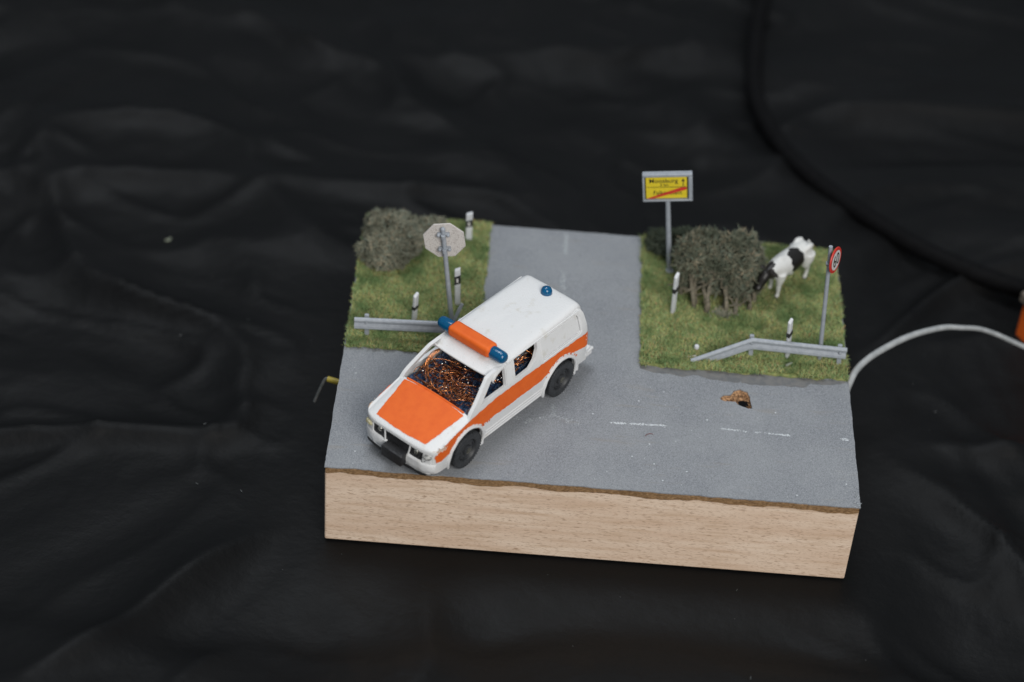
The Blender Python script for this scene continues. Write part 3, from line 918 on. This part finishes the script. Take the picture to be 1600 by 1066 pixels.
# ------------------------------------------------------------------ guide posts
def guide_post(loc, rx, ry, h, label, rz=0, band=.62, wd=.23, smear=False):
    bhf = .085 if smear else .17
    t = thing('guide_post', label, 'guide post', loc, (rx, ry, rz), 'white guide posts in the grass')
    d = .13; w = wd / 2
    o = 2 * w * .45
    mb = MB()
    mb.add([(-w, -d / 2, 0), (w, -d / 2, 0), (w, d / 2, 0), (-w, d / 2, 0), (-w, -d / 2, h - .18), (w, -d / 2, h - .02), (w, d / 2, h), (-w, d / 2, h - .10)],
           [(0, 3, 2, 1), (4, 5, 6, 7), (0, 1, 5, 4), (1, 2, 6, 5), (2, 3, 7, 6), (3, 0, 4, 7)])
    mb.build('post', M['postwhite'], t, 30, .03)
    zb = h * band; bh = h * bhf
    e = .012
    mb = MB()
    mb.add([(-w - e, -d / 2 - e, zb - bh * .6), (w + e, -d / 2 - e, zb - bh * .3), (w + e, d / 2 + e, zb - bh * .3), (-w - e, d / 2 + e, zb - bh * .6),
            (-w - e, -d / 2 - e, zb + bh * .6), (w + e, -d / 2 - e, zb + bh), (w + e, d / 2 + e, zb + bh), (-w - e, d / 2 + e, zb + bh * .6)],
           [(0, 3, 2, 1), (4, 5, 6, 7), (0, 1, 5, 4), (1, 2, 6, 5), (2, 3, 7, 6), (3, 0, 4, 7)])
    mb.build('black_band', M['postblack'], t, 30)
    if smear: return t
    mb = MB(); mb.box((-w * .35, -d / 2 - e - .012, zb - bh * .15), (w * .35, -d / 2 - e + .004, zb + bh * .45)); mb.build('reflector', M['signwhite'], t, 30)
    return t
guide_post((-5.56, 6.46, .03), 0, R(-1), 1.55, 'white guide post at the far edge of the grass right of the octagonal sign', band=.60, wd=.27)
guide_post((-5.73, 2.20, .03), 0, R(-2.5), 1.95, 'white guide post with a black band just right of the octagonal sign pole', band=.66)
guide_post((-7.40, .98, .0), R(0), R(3), 1.45, 'slim guide post with dark smears behind the left guardrail', rz=R(55), band=.50, smear=True)
guide_post((3.03, 2.77, .0), 0, R(-2.5), 2.15, 'white guide post standing below the yellow town sign left of the bush', rz=R(62), band=.60, wd=.26, smear=True)
guide_post((7.62, .54, .0), 0, R(-8.6), 2.25, 'narrow guide post behind the right guardrail left of the 60 sign', rz=R(58), band=.63, smear=True)

# ------------------------------------------------------------------ signs
def text_mesh(body, size, mat, parent, loc, rot, name='lettering', bold=0.0, sx=1.0):
    cu = bpy.data.curves.new(name, 'FONT'); cu.body = body; cu.size = size; cu.align_x = 'CENTER'; cu.align_y = 'CENTER'; cu.extrude = .006; cu.offset = bold
    tmp = bpy.data.objects.new('tmp', cu); COL.objects.link(tmp)
    dg = bpy.context.evaluated_depsgraph_get()
    me = bpy.data.meshes.new_from_object(tmp.evaluated_get(dg)); bpy.data.objects.remove(tmp)
    me.name = name; me.materials.clear(); me.materials.append(mat)
    o = bpy.data.objects.new(name, me); COL.objects.link(o); o.parent = parent; o.location = loc; o.rotation_euler = rot; o.scale = (sx, 1, 1)
    return o

ts = thing('town_sign', 'yellow Moosburg town sign in a grey frame on a leaning pole left of the bush', 'road sign', (2.91, 5.40, 0), (0, R(-7.0), 0))
mb = MB(); mb.tube([(0, 0.02, 0), (0, 0.02, 2.0), (0, .02, 3.82)], [.115, .105, .10], 12); mb.build('pole', M['zinc'], ts)
mb = MB(); mb.lathe([(.22, 0), (.22, .10), (.14, .2)], 12); mb.build('pole_foot', M['zinc'], ts)
w, z0, z1 = 1.01, 3.80, 5.16
fr = MB()
fr.box((-w, -.13, z1 - .15), (w, .13, z1)); fr.box((-w, -.13, z0), (w, .13, z0 + .085)); fr.box((-w, -.13, z0 + .085), (-w + .09, .13, z1 - .15)); fr.box((w - .17, -.13, z0 + .085), (w, .13, z1 - .15))
fr.build('sign_frame', M['zinc'], ts, 30, .035)
mb = MB(); mb.box((-w + .08, -.02, z0 + .07), (w - .12, .06, z1 - .10)); mb.build('backing', M['black'], ts, 30)
pl = MB(); pl.box((-.875, -.06, z0 + .115), (.785, -.025, z1 - .185)); plate = pl.build('sign_plate', M['yellow'], ts, 30, .02)
rx = (R(90), 0, 0)
text_mesh('Moosburg', .285, M['ink'], plate, (-.16, -.066, 4.79), rx, bold=.001, sx=1.0)
text_mesh('5 km', .17, M['ink'], plate, (-.12, -.066, 4.59), rx)
text_mesh('Falkenstein', .27, M['ink'], plate, (-.0, -.066, 4.20), rx, sx=.96)
mb = MB(); mb.box((-.83, -.070, 4.478), (.75, -.062, 4.500)); mb.build('dividing_line', M['ink'], plate)
mb = MB(); mb.box((.62, -.070, 4.53), (.65, -.062, 4.80)); mb.add([(.56, -.068, 4.76), (.71, -.068, 4.76), (.635, -.068, 4.91)], [(0, 1, 2)]); mb.build('arrow', M['ink'], plate)
mb = MB(); mb.add([(-.865, -.074, 3.925), (-.60, -.074, 3.925), (.775, -.074, 4.36), (.775, -.074, 4.48), (.55, -.074, 4.475)][:5], [(0, 1, 2, 3, 4)]); mb.build('red_bar', M['red'], plate)

sp_ = thing('speed_sign', 'round red and white 60 speed limit sign on a leaning grey pole', 'road sign', (8.90, .50, 0), (0, R(-4.0), 0))
mb = MB(); mb.tube([(0, 0, 0), (0, 0, 3), (0, 0, 5.80)], [.09, .085, .08], 12); mb.build('pole', M['zinc'], sp_)
mb = MB(); mb.box((-.12, -.10, 4.9), (.12, .12, 5.0)); mb.build('clamp', M['zinc'], sp_, 30, .02)
nrm = Vector((.89, -.45, .05)).normalized(); xr = Vector((.45, .89, 0)).normalized(); up = nrm.cross(xr)
mm = Matrix.Translation(Vector((.12, -.03, 5.20)) + nrm * .10) @ Matrix((xr, up, nrm)).transposed().to_4x4()
mb = MB(); mb.lathe([(.525, -.03), (.54, .0), (.525, .03)], 40, mm); dk = mb.build('sign_disc', M['red'], sp_, 50)
mb = MB(); mb.lathe([(.41, .036), (.41, .040)], 40, mm); mb.build('white_field', M['signwhite'], dk, 30)
t = text_mesh('60', .73, M['ink'], dk, (0, 0, 0), (0, 0, 0), bold=-.006, sx=1)
t.matrix_local = mm @ Matrix.Translation((0, -.01, .05)) @ Matrix.Scale(.80, 4, (1, 0, 0))

ss = thing('octagonal_sign', 'speckled beige back of an octagonal stop sign on a leaning grey pole', 'road sign', (-5.89, 1.16, 0), (0, R(-6.6), 0))
mb = MB(); mb.tube([(0, -.02, 0), (0, -.02, 2.4), (0, -.02, 4.68)], [.10, .095, .09], 12); mb.lathe([(.10, 4.66), (.10, 4.72), (.05, 4.78), (0, 4.79)], 12, Matrix.Translation((0, -.02, 0))); mb.build('pole', M['zinc'], ss)
ro = .865
oc = [(ro * math.cos(R(22.5 + 45 * k + 3)), .10, 4.05 + ro * math.sin(R(22.5 + 45 * k + 3))) for k in range(8)]
oc2 = [(x, .17, z) for x, y, z in oc]
mb = MB(); mb.add(oc + oc2, [tuple(range(8)), tuple(range(15, 7, -1))] + [(k, (k + 1) % 8, (k + 1) % 8 + 8, k + 8) for k in range(8)]); mb.build('sign_plate', M['signback'], ss, 20, .015)
mb = MB(); mb.add([(x * .97, .173, 4.05 + (z - 4.05) * .97) for x, y, z in oc], [tuple(range(8))]); mb.build('red_face', M['red'], ss)
for z in (4.42, 3.72):
    mb = MB(); mb.box((-.24, -.05, z - .06), (.24, .11, z + .06)); mb.tube([(0, -.16, z - .09), (0, -.16, z + .09)], .09, 10)
    for s in (-1, 1): mb.lathe([(.075, 0), (.075, .05), (.03, .09)], 10, Matrix.Translation((s * .19, -.04, z)) @ Matrix.Rotation(R(90), 4, 'X'))
    mb.build('clamp', M['zinc'], ss, 35, .015)

# ------------------------------------------------------------------ guardrails
WP = [(0, .0), (-.05, .02), (-.085, .07), (-.07, .17), (.03, .25), (.03, .31), (-.07, .39), (-.085, .47), (-.05, .53), (0, .55)]
def beam(a, b, parent, name='beam', za=(.50, .50), zs=(1, 1)):
    a = Vector(a); b = Vector(b); d = (b - a); d.z = 0; d.normalize(); nrm = Vector((d.y, -d.x, 0))
    V = []; th = .035
    n = 9
    for k in range(n):
        t = k / (n - 1)
        P = a.lerp(b, t); z0 = za[0] + (za[1] - za[0]) * t; zz = zs[0] + (zs[1] - zs[0]) * t
        for off in (0, th):
            for (dd, h) in WP: V.append(P + nrm * (-dd * 1.0 - off) * 1.0 + Vector((0, 0, z0 + h * zz)))
    m = len(WP); F = []
    for k in range(n - 1):
        o = k * 2 * m; p = (k + 1) * 2 * m
        for j in range(m - 1):
            F += [(o + j, p + j, p + j + 1, o + j + 1), (o + m + j, o + m + j + 1, p + m + j + 1, p + m + j)]
        F += [(o, o + m, p + m, p), (o + m - 1, p + m - 1, p + 2 * m - 1, o + 2 * m - 1)]
    for o in (0, (n - 1) * 2 * m):
        for j in range(m - 1): F.append((o + j, o + j + 1, o + m + j + 1, o + m + j))
    return mesh_obj(name, V, F, M['zinc'], parent, 25)
def rail_post(parent, x, y, h=1.08, lean=0):
    mb = MB(); m = Matrix.Translation((x, y, 0)) @ Matrix.Rotation(R(lean), 4, 'Y')
    mb.box((-.09, .06, -.02), (.09, .16, h - .03), m); mb.box((-.06, .165, h - .3), (.06, .22, h - .06), m)
    mb.lathe([(.06, -.12), (.06, .06), (.03, .09)], 10, m @ Matrix.Translation((0, -.03, h - .31)) @ Matrix.Rotation(R(90), 4, 'X'))
    return mb.build('post', M['zinc'], parent, 30, .012)
gl = thing('guardrail', 'straight grey guardrail on the left grass corner running behind the car', 'guardrail', (-9.6, -.3, .03), (0, 0, 0), 'grey guardrails')
def T(p, t): return (p[0] - t[0], p[1] - t[1], 0)
tL = (-9.6, -.3)
beam(T((-9.68, -.33), tL), T((-5.0, -.13), tL), gl)
rail_post(gl, *T((-9.19, -.24), tL)[:2], 1.12, -1); rail_post(gl, *T((-5.5, -.05), tL)[:2], 1.1, 0)
mb = MB(); mb.box((-.07, -.03, 0), (.07, .03, .95), Matrix.Translation(T((-5.85, 1.0), tL)) @ Matrix.Rotation(R(22), 4, 'Y') @ Matrix.Rotation(R(-20), 4, 'X')); mb.build('loose_bracket', M['zinc'], gl, 30, .012)
gr_ = thing('guardrail', 'bent grey guardrail on the right grass corner with one end sloping into the grass', 'guardrail', (9.7, .25, .03), (0, 0, 0), 'grey guardrails')
tR = (9.7, .25)
beam(T((6.02, .30), tR), T((9.84, .13), tR), gr_)
beam(T((3.72, -.20), tR), T((6.12, .30), tR), gr_, 'sloping_beam', (-.42, .52))
rail_post(gr_, *T((6.14, .34), tR)[:2], 1.12, -4); rail_post(gr_, *T((9.66, .18), tR)[:2], 1.1, -5)
mb = MB(); mb.tube([T((3.55, .02), tR)[:2] + (.06,), T((3.95, .04), tR)[:2] + (.10,)], [.03, .06], 6); mb.build('broken_tip', M['signback'], gr_)

# ------------------------------------------------------------------ bushes
def bush(label, loc, lobes, stems, mat, nclump, twig=.16, keepz=0.12, zhollow=False, seed=1):
    """lobes: (cx, cy, cz, rx, ry, rz) relative to loc; stems: base points and crown targets"""
    random.seed(seed)
    t = thing('bush', label, 'bush', loc)
    ends = []
    for (bx, by, tx, ty, tz) in stems:
        m = MB()
        P = spline([(bx, by, -.05), (bx + random.uniform(-.12, .12), by + random.uniform(-.1, .1), tz * .3), ((bx + tx) / 2 + random.uniform(-.15, .15), (by + ty) / 2, tz * .62), (tx, ty, tz)], 4)
        m.tube(P, [.10 - .055 * i / len(P) + random.uniform(0, .025) for i in range(len(P))], 6)
        for b in range(4):
            q = P[random.randrange(4, len(P))]
            e = q + Vector((random.uniform(-.6, .6), random.uniform(-.55, .45), random.uniform(.1, .6)))
            m.tube([q, (q + e) / 2 + Vector((random.uniform(-.1, .1),) * 3), e], [.05, .04, .022], 5)
        m.build('stem', M['bark'], t, 60)
    V = []; F = []
    tot = sum(l[3] * l[4] * l[5] for l in lobes)
    for (cx, cy, cz_, rx_, ry_, rz_) in lobes:
        k = int(nclump * rx_ * ry_ * rz_ / tot)
        for i in range(k):
            d = Vector((random.gauss(0, 1), random.gauss(0, 1), random.gauss(0, 1))).normalized()
            r = (random.uniform(.25, 1.0)) ** (1 / 2.6)
            bumpy = .86 + .30 * float(vnoise(d.x * 2.6 + cx * 3 + 7, d.z * 2.6 + d.y * 2 + cy, 40))
            c = Vector((cx + d.x * rx_ * r * bumpy, cy + d.y * ry_ * r * bumpy, cz_ + d.z * rz_ * r * bumpy))
            if c.z < keepz: continue
            # hollow places
            if float(vnoise(c.x * 2.3 + c.z * 1.7, c.y * 2.3 - c.z * 1.5, 44)) < (.43 if zhollow else .34): continue
            for q in range(7):
                dd = Vector((random.gauss(0, 1), random.gauss(0, 1), random.gauss(.25, 1))).normalized()
                L = twig * random.uniform(.5, 1.5); w_ = random.uniform(.016, .034)
                s1 = dd.orthogonal().normalized(); s2 = dd.cross(s1)
                k0 = len(V); p0 = c - dd * L * .2; p1 = c + dd * L * .5 + s1 * random.uniform(-.04, .04); p2 = c + dd * L
                V += [p0 + s1 * w_, p0 - s1 * .5 * w_ + s2 * .87 * w_, p0 - s1 * .5 * w_ - s2 * .87 * w_,
                      p1 + s1 * w_ * 1.3, p1 - s1 * .65 * w_ + s2 * w_, p1 - s1 * .65 * w_ - s2 * w_, p2]
                for j in range(3):
                    j2 = (j + 1) % 3
                    F += [(k0 + j, k0 + j2, k0 + 3 + j2, k0 + 3 + j), (k0 + 3 + j, k0 + 3 + j2, k0 + 6)]
    me = bpy.data.meshes.new('foliage'); me.from_pydata([tuple(v) for v in V], [], F); me.materials.append(mat)
    o = bpy.data.objects.new('foliage', me); COL.objects.link(o); o.parent = t; o['kind'] = 'stuff'
    return t
bush('large grey green bush with bare forked stems between the town sign and the cow', (4.9, 4.9, .05),
     [(-.85, -.1, 1.30, 1.05, 1.05, .75), (.25, -.2, 1.40, 1.15, 1.15, .85), (1.0, -.35, 1.40, .78, .95, .85), (1.0, -.95, .80, .72, .65, .60), (.45, -1.1, .95, .5, .4, .4), (-.1, -1.0, .75, .45, .35, .40), (-1.2, -.8, .75, .4, .4, .4), (-.3, .7, 1.05, 1.4, .95, .85), (.7, .3, 1.85, .85, .7, .45), (-.2, .4, 1.7, .7, .6, .35)],
     [(-1.0, -1.7, -1.3, -.7, 1.3), (-.55, -1.9, -.7, -.8, 1.4), (-.5, -1.95, -.2, -.9, 1.5), (.22, -1.95, .3, -.9, 1.5), (.65, -2.05, .9, -1.0, .9), (1.25, -1.6, 1.0, -.7, 1.4), (-.9, -1.5, -.9, -.5, 1.5), (.2, -1.6, .1, -.3, 1.8), (-1.5, -.9, -1.5, -.3, 1.2), (1.45, -1.1, 1.3, -.5, 1.3)],
     M['twig'], 5200, twig=.27, zhollow=True, seed=3)
bush('low dark bush at the back edge behind the pole of the town sign', (2.75, 6.85, .05),
     [(0, 0, .42, .85, .7, .50), (.6, .1, .5, .7, .6, .55)], [(0, 0, .1, 0, .5), (.3, 0, .4, 0, .6)], island_mat('dark_bush_twigs', [(.05, .065, .045), (.075, .085, .06), (.06, .08, .06)]), 1300, seed=5)
bush('dense pale grey green bush on the far left corner of the grass', (-8.6, 5.2, .05),
     [(-.35, -.65, .60, 1.08, .80, .68), (-.05, .05, .85, 1.1, .95, .80), (.05, .85, .60, 1.05, .75, .62), (.50, .2, .50, .72, .8, .52), (1.15, 1.25, .55, .50, .42, .45), (1.6, 1.6, .45, .42, .3, .32), (-.75, 1.15, .45, .60, .85, .55), (-.2, 1.75, .35, .9, .5, .42)],
     [(0, 0, 0, 0, .8), (-.4, -.6, -.4, -.6, .6), (.4, .6, .4, .6, .9), (1.1, 1.5, 1.2, 1.5, .7)], M['twigl'], 5600, twig=.21, seed=8)
random.seed(23)
# tuft of pale moss lying in front of the big bush
mb = MB()
for i in range(130):
    p = Vector((random.gauss(0, .2), random.gauss(0, .14), abs(random.gauss(0, .06))))
    mb.tube([p, p + Vector((random.uniform(-.1, .1), random.uniform(-.1, .1), random.uniform(.02, .14)))], [.03, .01], 4)
o = mb.build('moss_tuft', M['twigl'], None, 0); o.location = (5.08, 2.72, .2); tag(o, 'small pale grey moss tuft in the grass below the large bush', 'moss', kind='stuff')
mb = MB(); mb.lathe([(0, -.1), (.09, -.06), (.11, .02), (.08, .09), (0, .11)], 10); o = mb.build('bead', M['postwhite']); o.location = (3.95, .42, .30); tag(o, 'tiny white bead in the grass by the sloping guardrail end', 'bead')
mb = MB(); mb.tube([(0, 0, 0), (.12, .08, .04), (.26, .2, .03)], [.05, .05, .03], 5); o = mb.build('chip', M['twigl']); o.location = (7.50, -.22, .22); tag(o, 'small pale chip in the grass under the right guardrail', 'chip')

# ------------------------------------------------------------------ cow
cow = thing('cow', 'black and white toy cow grazing beside the large bush', 'toy cow', (7.72, 5.09, .1), (0, 0, R(-130.5)))
cow.scale = (.95, .95, .95)
def skin_body(name, nodes, edges, mat, parent, root=0, lv=2):
    me = bpy.data.meshes.new(name); me.from_pydata([n_[0] for n_ in nodes], edges, []); me.materials.append(mat)
    o = bpy.data.objects.new(name, me); COL.objects.link(o); o.parent = parent
    sk = o.modifiers.new('skin', 'SKIN'); sk.use_smooth_shade = True
    for i, n_ in enumerate(nodes):
        r = n_[1]; me.skin_vertices[0].data[i].radius = r if hasattr(r, '__len__') else (r, r); me.skin_vertices[0].data[i].use_root = (i == root)
    sb = o.modifiers.new('sub', 'SUBSURF'); sb.levels = lv; sb.render_levels = lv
    return o
def cow_body():
    mb = MB()
    def T_(pts, rs, n=16, sy=1.0):
        k = len(mb.v); mb.tube(pts, rs, n)
        for i in range(k, len(mb.v)):
            x, y, z = mb.v[i]; mb.v[i] = (x, y * sy, z)
    T_([(-1.25, 0, 1.62), (-1.15, 0, 1.55), (-.9, 0, 1.50), (-.5, 0, 1.42), (0, 0, 1.36), (.5, 0, 1.38), (.9, 0, 1.44), (1.15, 0, 1.50), (1.22, 0, 1.52)], [.20, .36, .46, .50, .55, .53, .47, .36, .26], 20, .92)
    for y in (-.27, .27): T_([(-1.12, y, 1.80), (-.85, y * 1.1, 1.84), (-.6, y, 1.72)], [.12, .15, .12])
    T_([(.9, 0, 1.68), (.75, 0, 1.80), (.4, 0, 1.76)], [.2, .18, .16])
    T_([(1.0, 0, 1.50), (1.35, 0, 1.50), (1.62, .0, 1.44)], [.38, .30, .24])
    T_([(1.0, 0, 1.25), (1.3, 0, 1.25), (1.5, .0, 1.28)], [.26, .18, .12])
    T_([(1.52, 0, 1.58), (1.66, .0, 1.52), (1.82, .0, 1.36), (2.0, .0, 1.12), (2.12, 0, .98)], [.15, .25, .24, .175, .15], 16, .95)
    T_([(2.04, 0, 1.07), (2.16, 0, .95), (2.2, 0, .91)], [.15, .17, .12])
    for sg in (1, -1):
        fx = 0 if sg > 0 else -.25
        T_([(.95, sg * .30, 1.35), (.97, sg * .30, 1.0), (.98 + fx, sg * .29, .70), (.97 + fx, sg * .29, .52), (.95 + fx, sg * .29, .25), (.98 + fx, sg * .29, .12), (1.01 + fx, sg * .29, .0)], [.27, .21, .125, .115, .08, .095, .11], 12)
        hx = 0 if sg > 0 else .25
        T_([(-.90, sg * .28, 1.5), (-.88, sg * .30, 1.15), (-.85 + hx * .5, sg * .30, .88), (-1.08 + hx, sg * .29, .56), (-1.05 + hx, sg * .29, .30), (-1.0 + hx, sg * .29, .14), (-.96 + hx, sg * .29, .0)], [.36, .30, .20, .11, .08, .095, .11], 12)
    o = mb.build('body', M['cow'], cow, 0)
    rm = o.modifiers.new('remesh', 'REMESH'); rm.mode = 'VOXEL'; rm.voxel_size = .045; rm.use_smooth_shade = True
    sm = o.modifiers.new('smooth', 'SMOOTH'); sm.factor = .5; sm.iterations = 5
    return o
def cow_mat():
    m, nt, b = new_mat('cow_hide')
    tc = nt.nodes.new('ShaderNodeTexCoord'); nz = nt.nodes.new('ShaderNodeTexNoise'); nz.inputs['Scale'].default_value = 2.6; nt.links.new(tc.outputs['Object'], nz.inputs['Vector'])
    sc = nt.nodes.new('ShaderNodeVectorMath'); sc.operation = 'MULTIPLY_ADD'; sc.inputs[1].default_value = (.45,) * 3; 
    nt.links.new(nz.outputs['Color'], sc.inputs[0]); nt.links.new(tc.outputs['Object'], sc.inputs[2])
    def blob(c, r, s=(1, 1, 1)):
        a = nt.nodes.new('ShaderNodeVectorMath'); a.operation = 'SUBTRACT'; nt.links.new(sc.outputs[0], a.inputs[0]); a.inputs[1].default_value = tuple(x + .225 for x in c)
        q = nt.nodes.new('ShaderNodeVectorMath'); q.operation = 'MULTIPLY'; nt.links.new(a.outputs[0], q.inputs[0]); q.inputs[1].default_value = s
        l = nt.nodes.new('ShaderNodeVectorMath'); l.operation = 'LENGTH'; nt.links.new(q.outputs[0], l.inputs[0])
        t = nt.nodes.new('ShaderNodeMath'); t.operation = 'LESS_THAN'; nt.links.new(l.outputs['Value'], t.inputs[0]); t.inputs[1].default_value = r
        return t.outputs[0]
    c = mixnode(nt, blob((-.02, .42, 1.62), .55, (1.25, .9, .80)), (.70, .70, .68), (.012, .011, .010))
    for args in (((1.95, 0, 1.30), .72, (1, 1, 1)), ((-.2, -.5, 1.3), .45, (1, 1, 1)), ((1.3, -.1, 1.80), .26, (1, 1, 1))):
        c = mixnode(nt, blob(*args), c, (.014, .012, .011))
    sep = nt.nodes.new('ShaderNodeSeparateXYZ'); nt.links.new(tc.outputs['Object'], sep.inputs[0])
    lt = nt.nodes.new('ShaderNodeMath'); lt.operation = 'LESS_THAN'; lt.inputs[1].default_value = .10; nt.links.new(sep.outputs['Z'], lt.inputs[0])
    c = mixnode(nt, lt.outputs[0], c, (.10, .10, .12))
    nt.links.new(c, b.inputs['Base Color']); b.inputs['Roughness'].default_value = .42
    return m
M['cow'] = cow_mat()
cow_body()
darkm = noise_mat('horn_dark', (.015, .013, .012), (.04, .035, .03), 8, .4)
for sg in (1, -1):
    mb = MB(); mb.tube([(1.62, sg * .16, 1.62), (1.58, sg * .34, 1.66), (1.52, sg * .52, 1.58)], [.06, .11, .04], 8); mb.build('ear', darkm, cow)
    mb = MB(); mb.tube(spline([(1.66, sg * .09, 1.70), (1.64, sg * .16, 1.82), (1.70, sg * .15, 1.93)], 4), [.045, .044, .042, .038, .034, .03, .025, .02, .015][:9], 8); mb.build('horn', darkm, cow)
mb = MB(); mb.lathe([(0, -.22), (.09, -.2), (.2, -.08), (.22, .05), (.1, .2)], 14, Matrix.Translation((-.62, 0, .95))); mb.build('udder', noise_mat('udder_pink', (.55, .36, .30), (.62, .44, .38), 6, .5), cow)
mb = MB(); mb.tube(spline([(-1.26, 0, 1.78), (-1.42, .03, 1.5), (-1.42, .06, .95), (-1.38, .05, .6)], 5), [.05] * 10 + [.06, .07, .075, .07, .05, .02], 7); mb.build('tail', M['cow'], cow)

# ------------------------------------------------------------------ cables
mb = MB()
mb.tube(spline([(9.9, -.6, -1.5), (10.26, .4, -1.0), (10.64, 1.2, -.8), (11.42, 2.0, -.6), (12.80, 3.08, -.5), (14.22, 3.92, -.6), (15.10, 4.28, -.8), (16.32, 4.84, -1.3), (18.15, 5.05, -2.2), (20.5, 4.9, -3.2), (25, 4.2, -3.6)], 8), [.135] * 30 + [.135 - .035 * min(1, k / 20) for k in range(51)], 12)
tag(mb.build('grey_wire', M['greywire'], None, 60), 'light grey insulated wire arching from the right side of the block', 'wire')
yw = thing('yellow_wire', 'short bent wire with yellow sleeve sticking out of the left side', 'wire', (-10, -1.9, -1.0))
mb = MB(); mb.tube([(-.0, .0, 0), (-.14, .03, 0), (-.56, .14, 0.02)], .12, 10); mb.build('yellow_sleeve', M['yellowwire'], yw)
mb = MB(); mb.tube(spline([(-.5, .13, .02), (-.66, .14, .0), (-.86, .02, -.45), (-1.06, -.14, -1.0)], 5), .06, 8); mb.build('wire_end', M['dullwire'], yw)
cp = [(9.2, 46), (8.3, 34.4), (7.72, 29.4), (7.5, 24.2), (8.5, 20.2), (10.3, 17.1), (13.6, 13.6), (16.3, 11.6), (19.6, 10.0), (26, 7.5)]
cpts = spline([(x, y, -3.2) for x, y in cp], 10)
mb = MB(); mb.tube([Vector((p.x, p.y, -3.25)) for p in cpts], .42, 14)
tag(mb.build('black_cable', M['cable'], None, 60), 'thick black cable curving across the cloth behind the model', 'cable')
# piece of another model at the right edge
ob = thing('clamp_block', 'dark grey block with orange parts at the right edge of the cloth', 'block', (19.62, 6.45, cz(19.3, 6.5)), (0, 0, R(28)))
h = -1.5 - cz(19.3, 6.5)
mb = MB(); mb.box((-.55, -.55, h - .55), (4.5, 2.0, h)); mb.build('grey_block', noise_mat('block_grey', (.09, .075, .06), (.20, .17, .14), 5, .6), ob, 30, .12)
mb = MB(); mb.box((-.30, -.30, 0), (4.3, 1.9, h - .55)); mb.build('orange_side', M['orange'], ob, 30, .08)

# lint and dust on the cloth
mb = MB()
for i in range(50):
    x = random.uniform(-18, 15); y = random.uniform(-15, 9)
    if -10.3 < x < 10.3 and -8 < y < 8: continue
    z = cz(x, y) + .03; a = random.random() * 6.3; L = random.choice((.03, .05, .12))
    mb.tube([(x, y, z), (x + L * math.cos(a), y + L * math.sin(a), z + .01)], [.012, .012], 3)
o = mb.build('lint', M['dullwire'], None, 0); tag(o, 'small bits of lint scattered on the black cloth', 'lint', kind='stuff')
mb = MB(); mb.tube([(0, 0, 0), (.16, .06, .02), (.22, .2, .02)], [.05, .07, .04], 5); o = mb.build('crumb', M['twigl']); o.location = (-19.1, 9.9, cz(-19.1, 9.9) + .03); tag(o, 'single pale crumb on the cloth left of the block', 'crumb')
mb = MB(); mb.tube(spline([(0, 0, 0), (.06, .1, .01), (.2, .16, .01), (.3, .14, 0)], 4), .010, 4); o = mb.build('red_fibre', noise_mat('fibre_red', (.12, .015, .015), (.2, .03, .03), 5, .8)); o.location = (1.95, -4.75, .02); tag(o, 'tiny dark red fibre lying on the grey road', 'fibre')
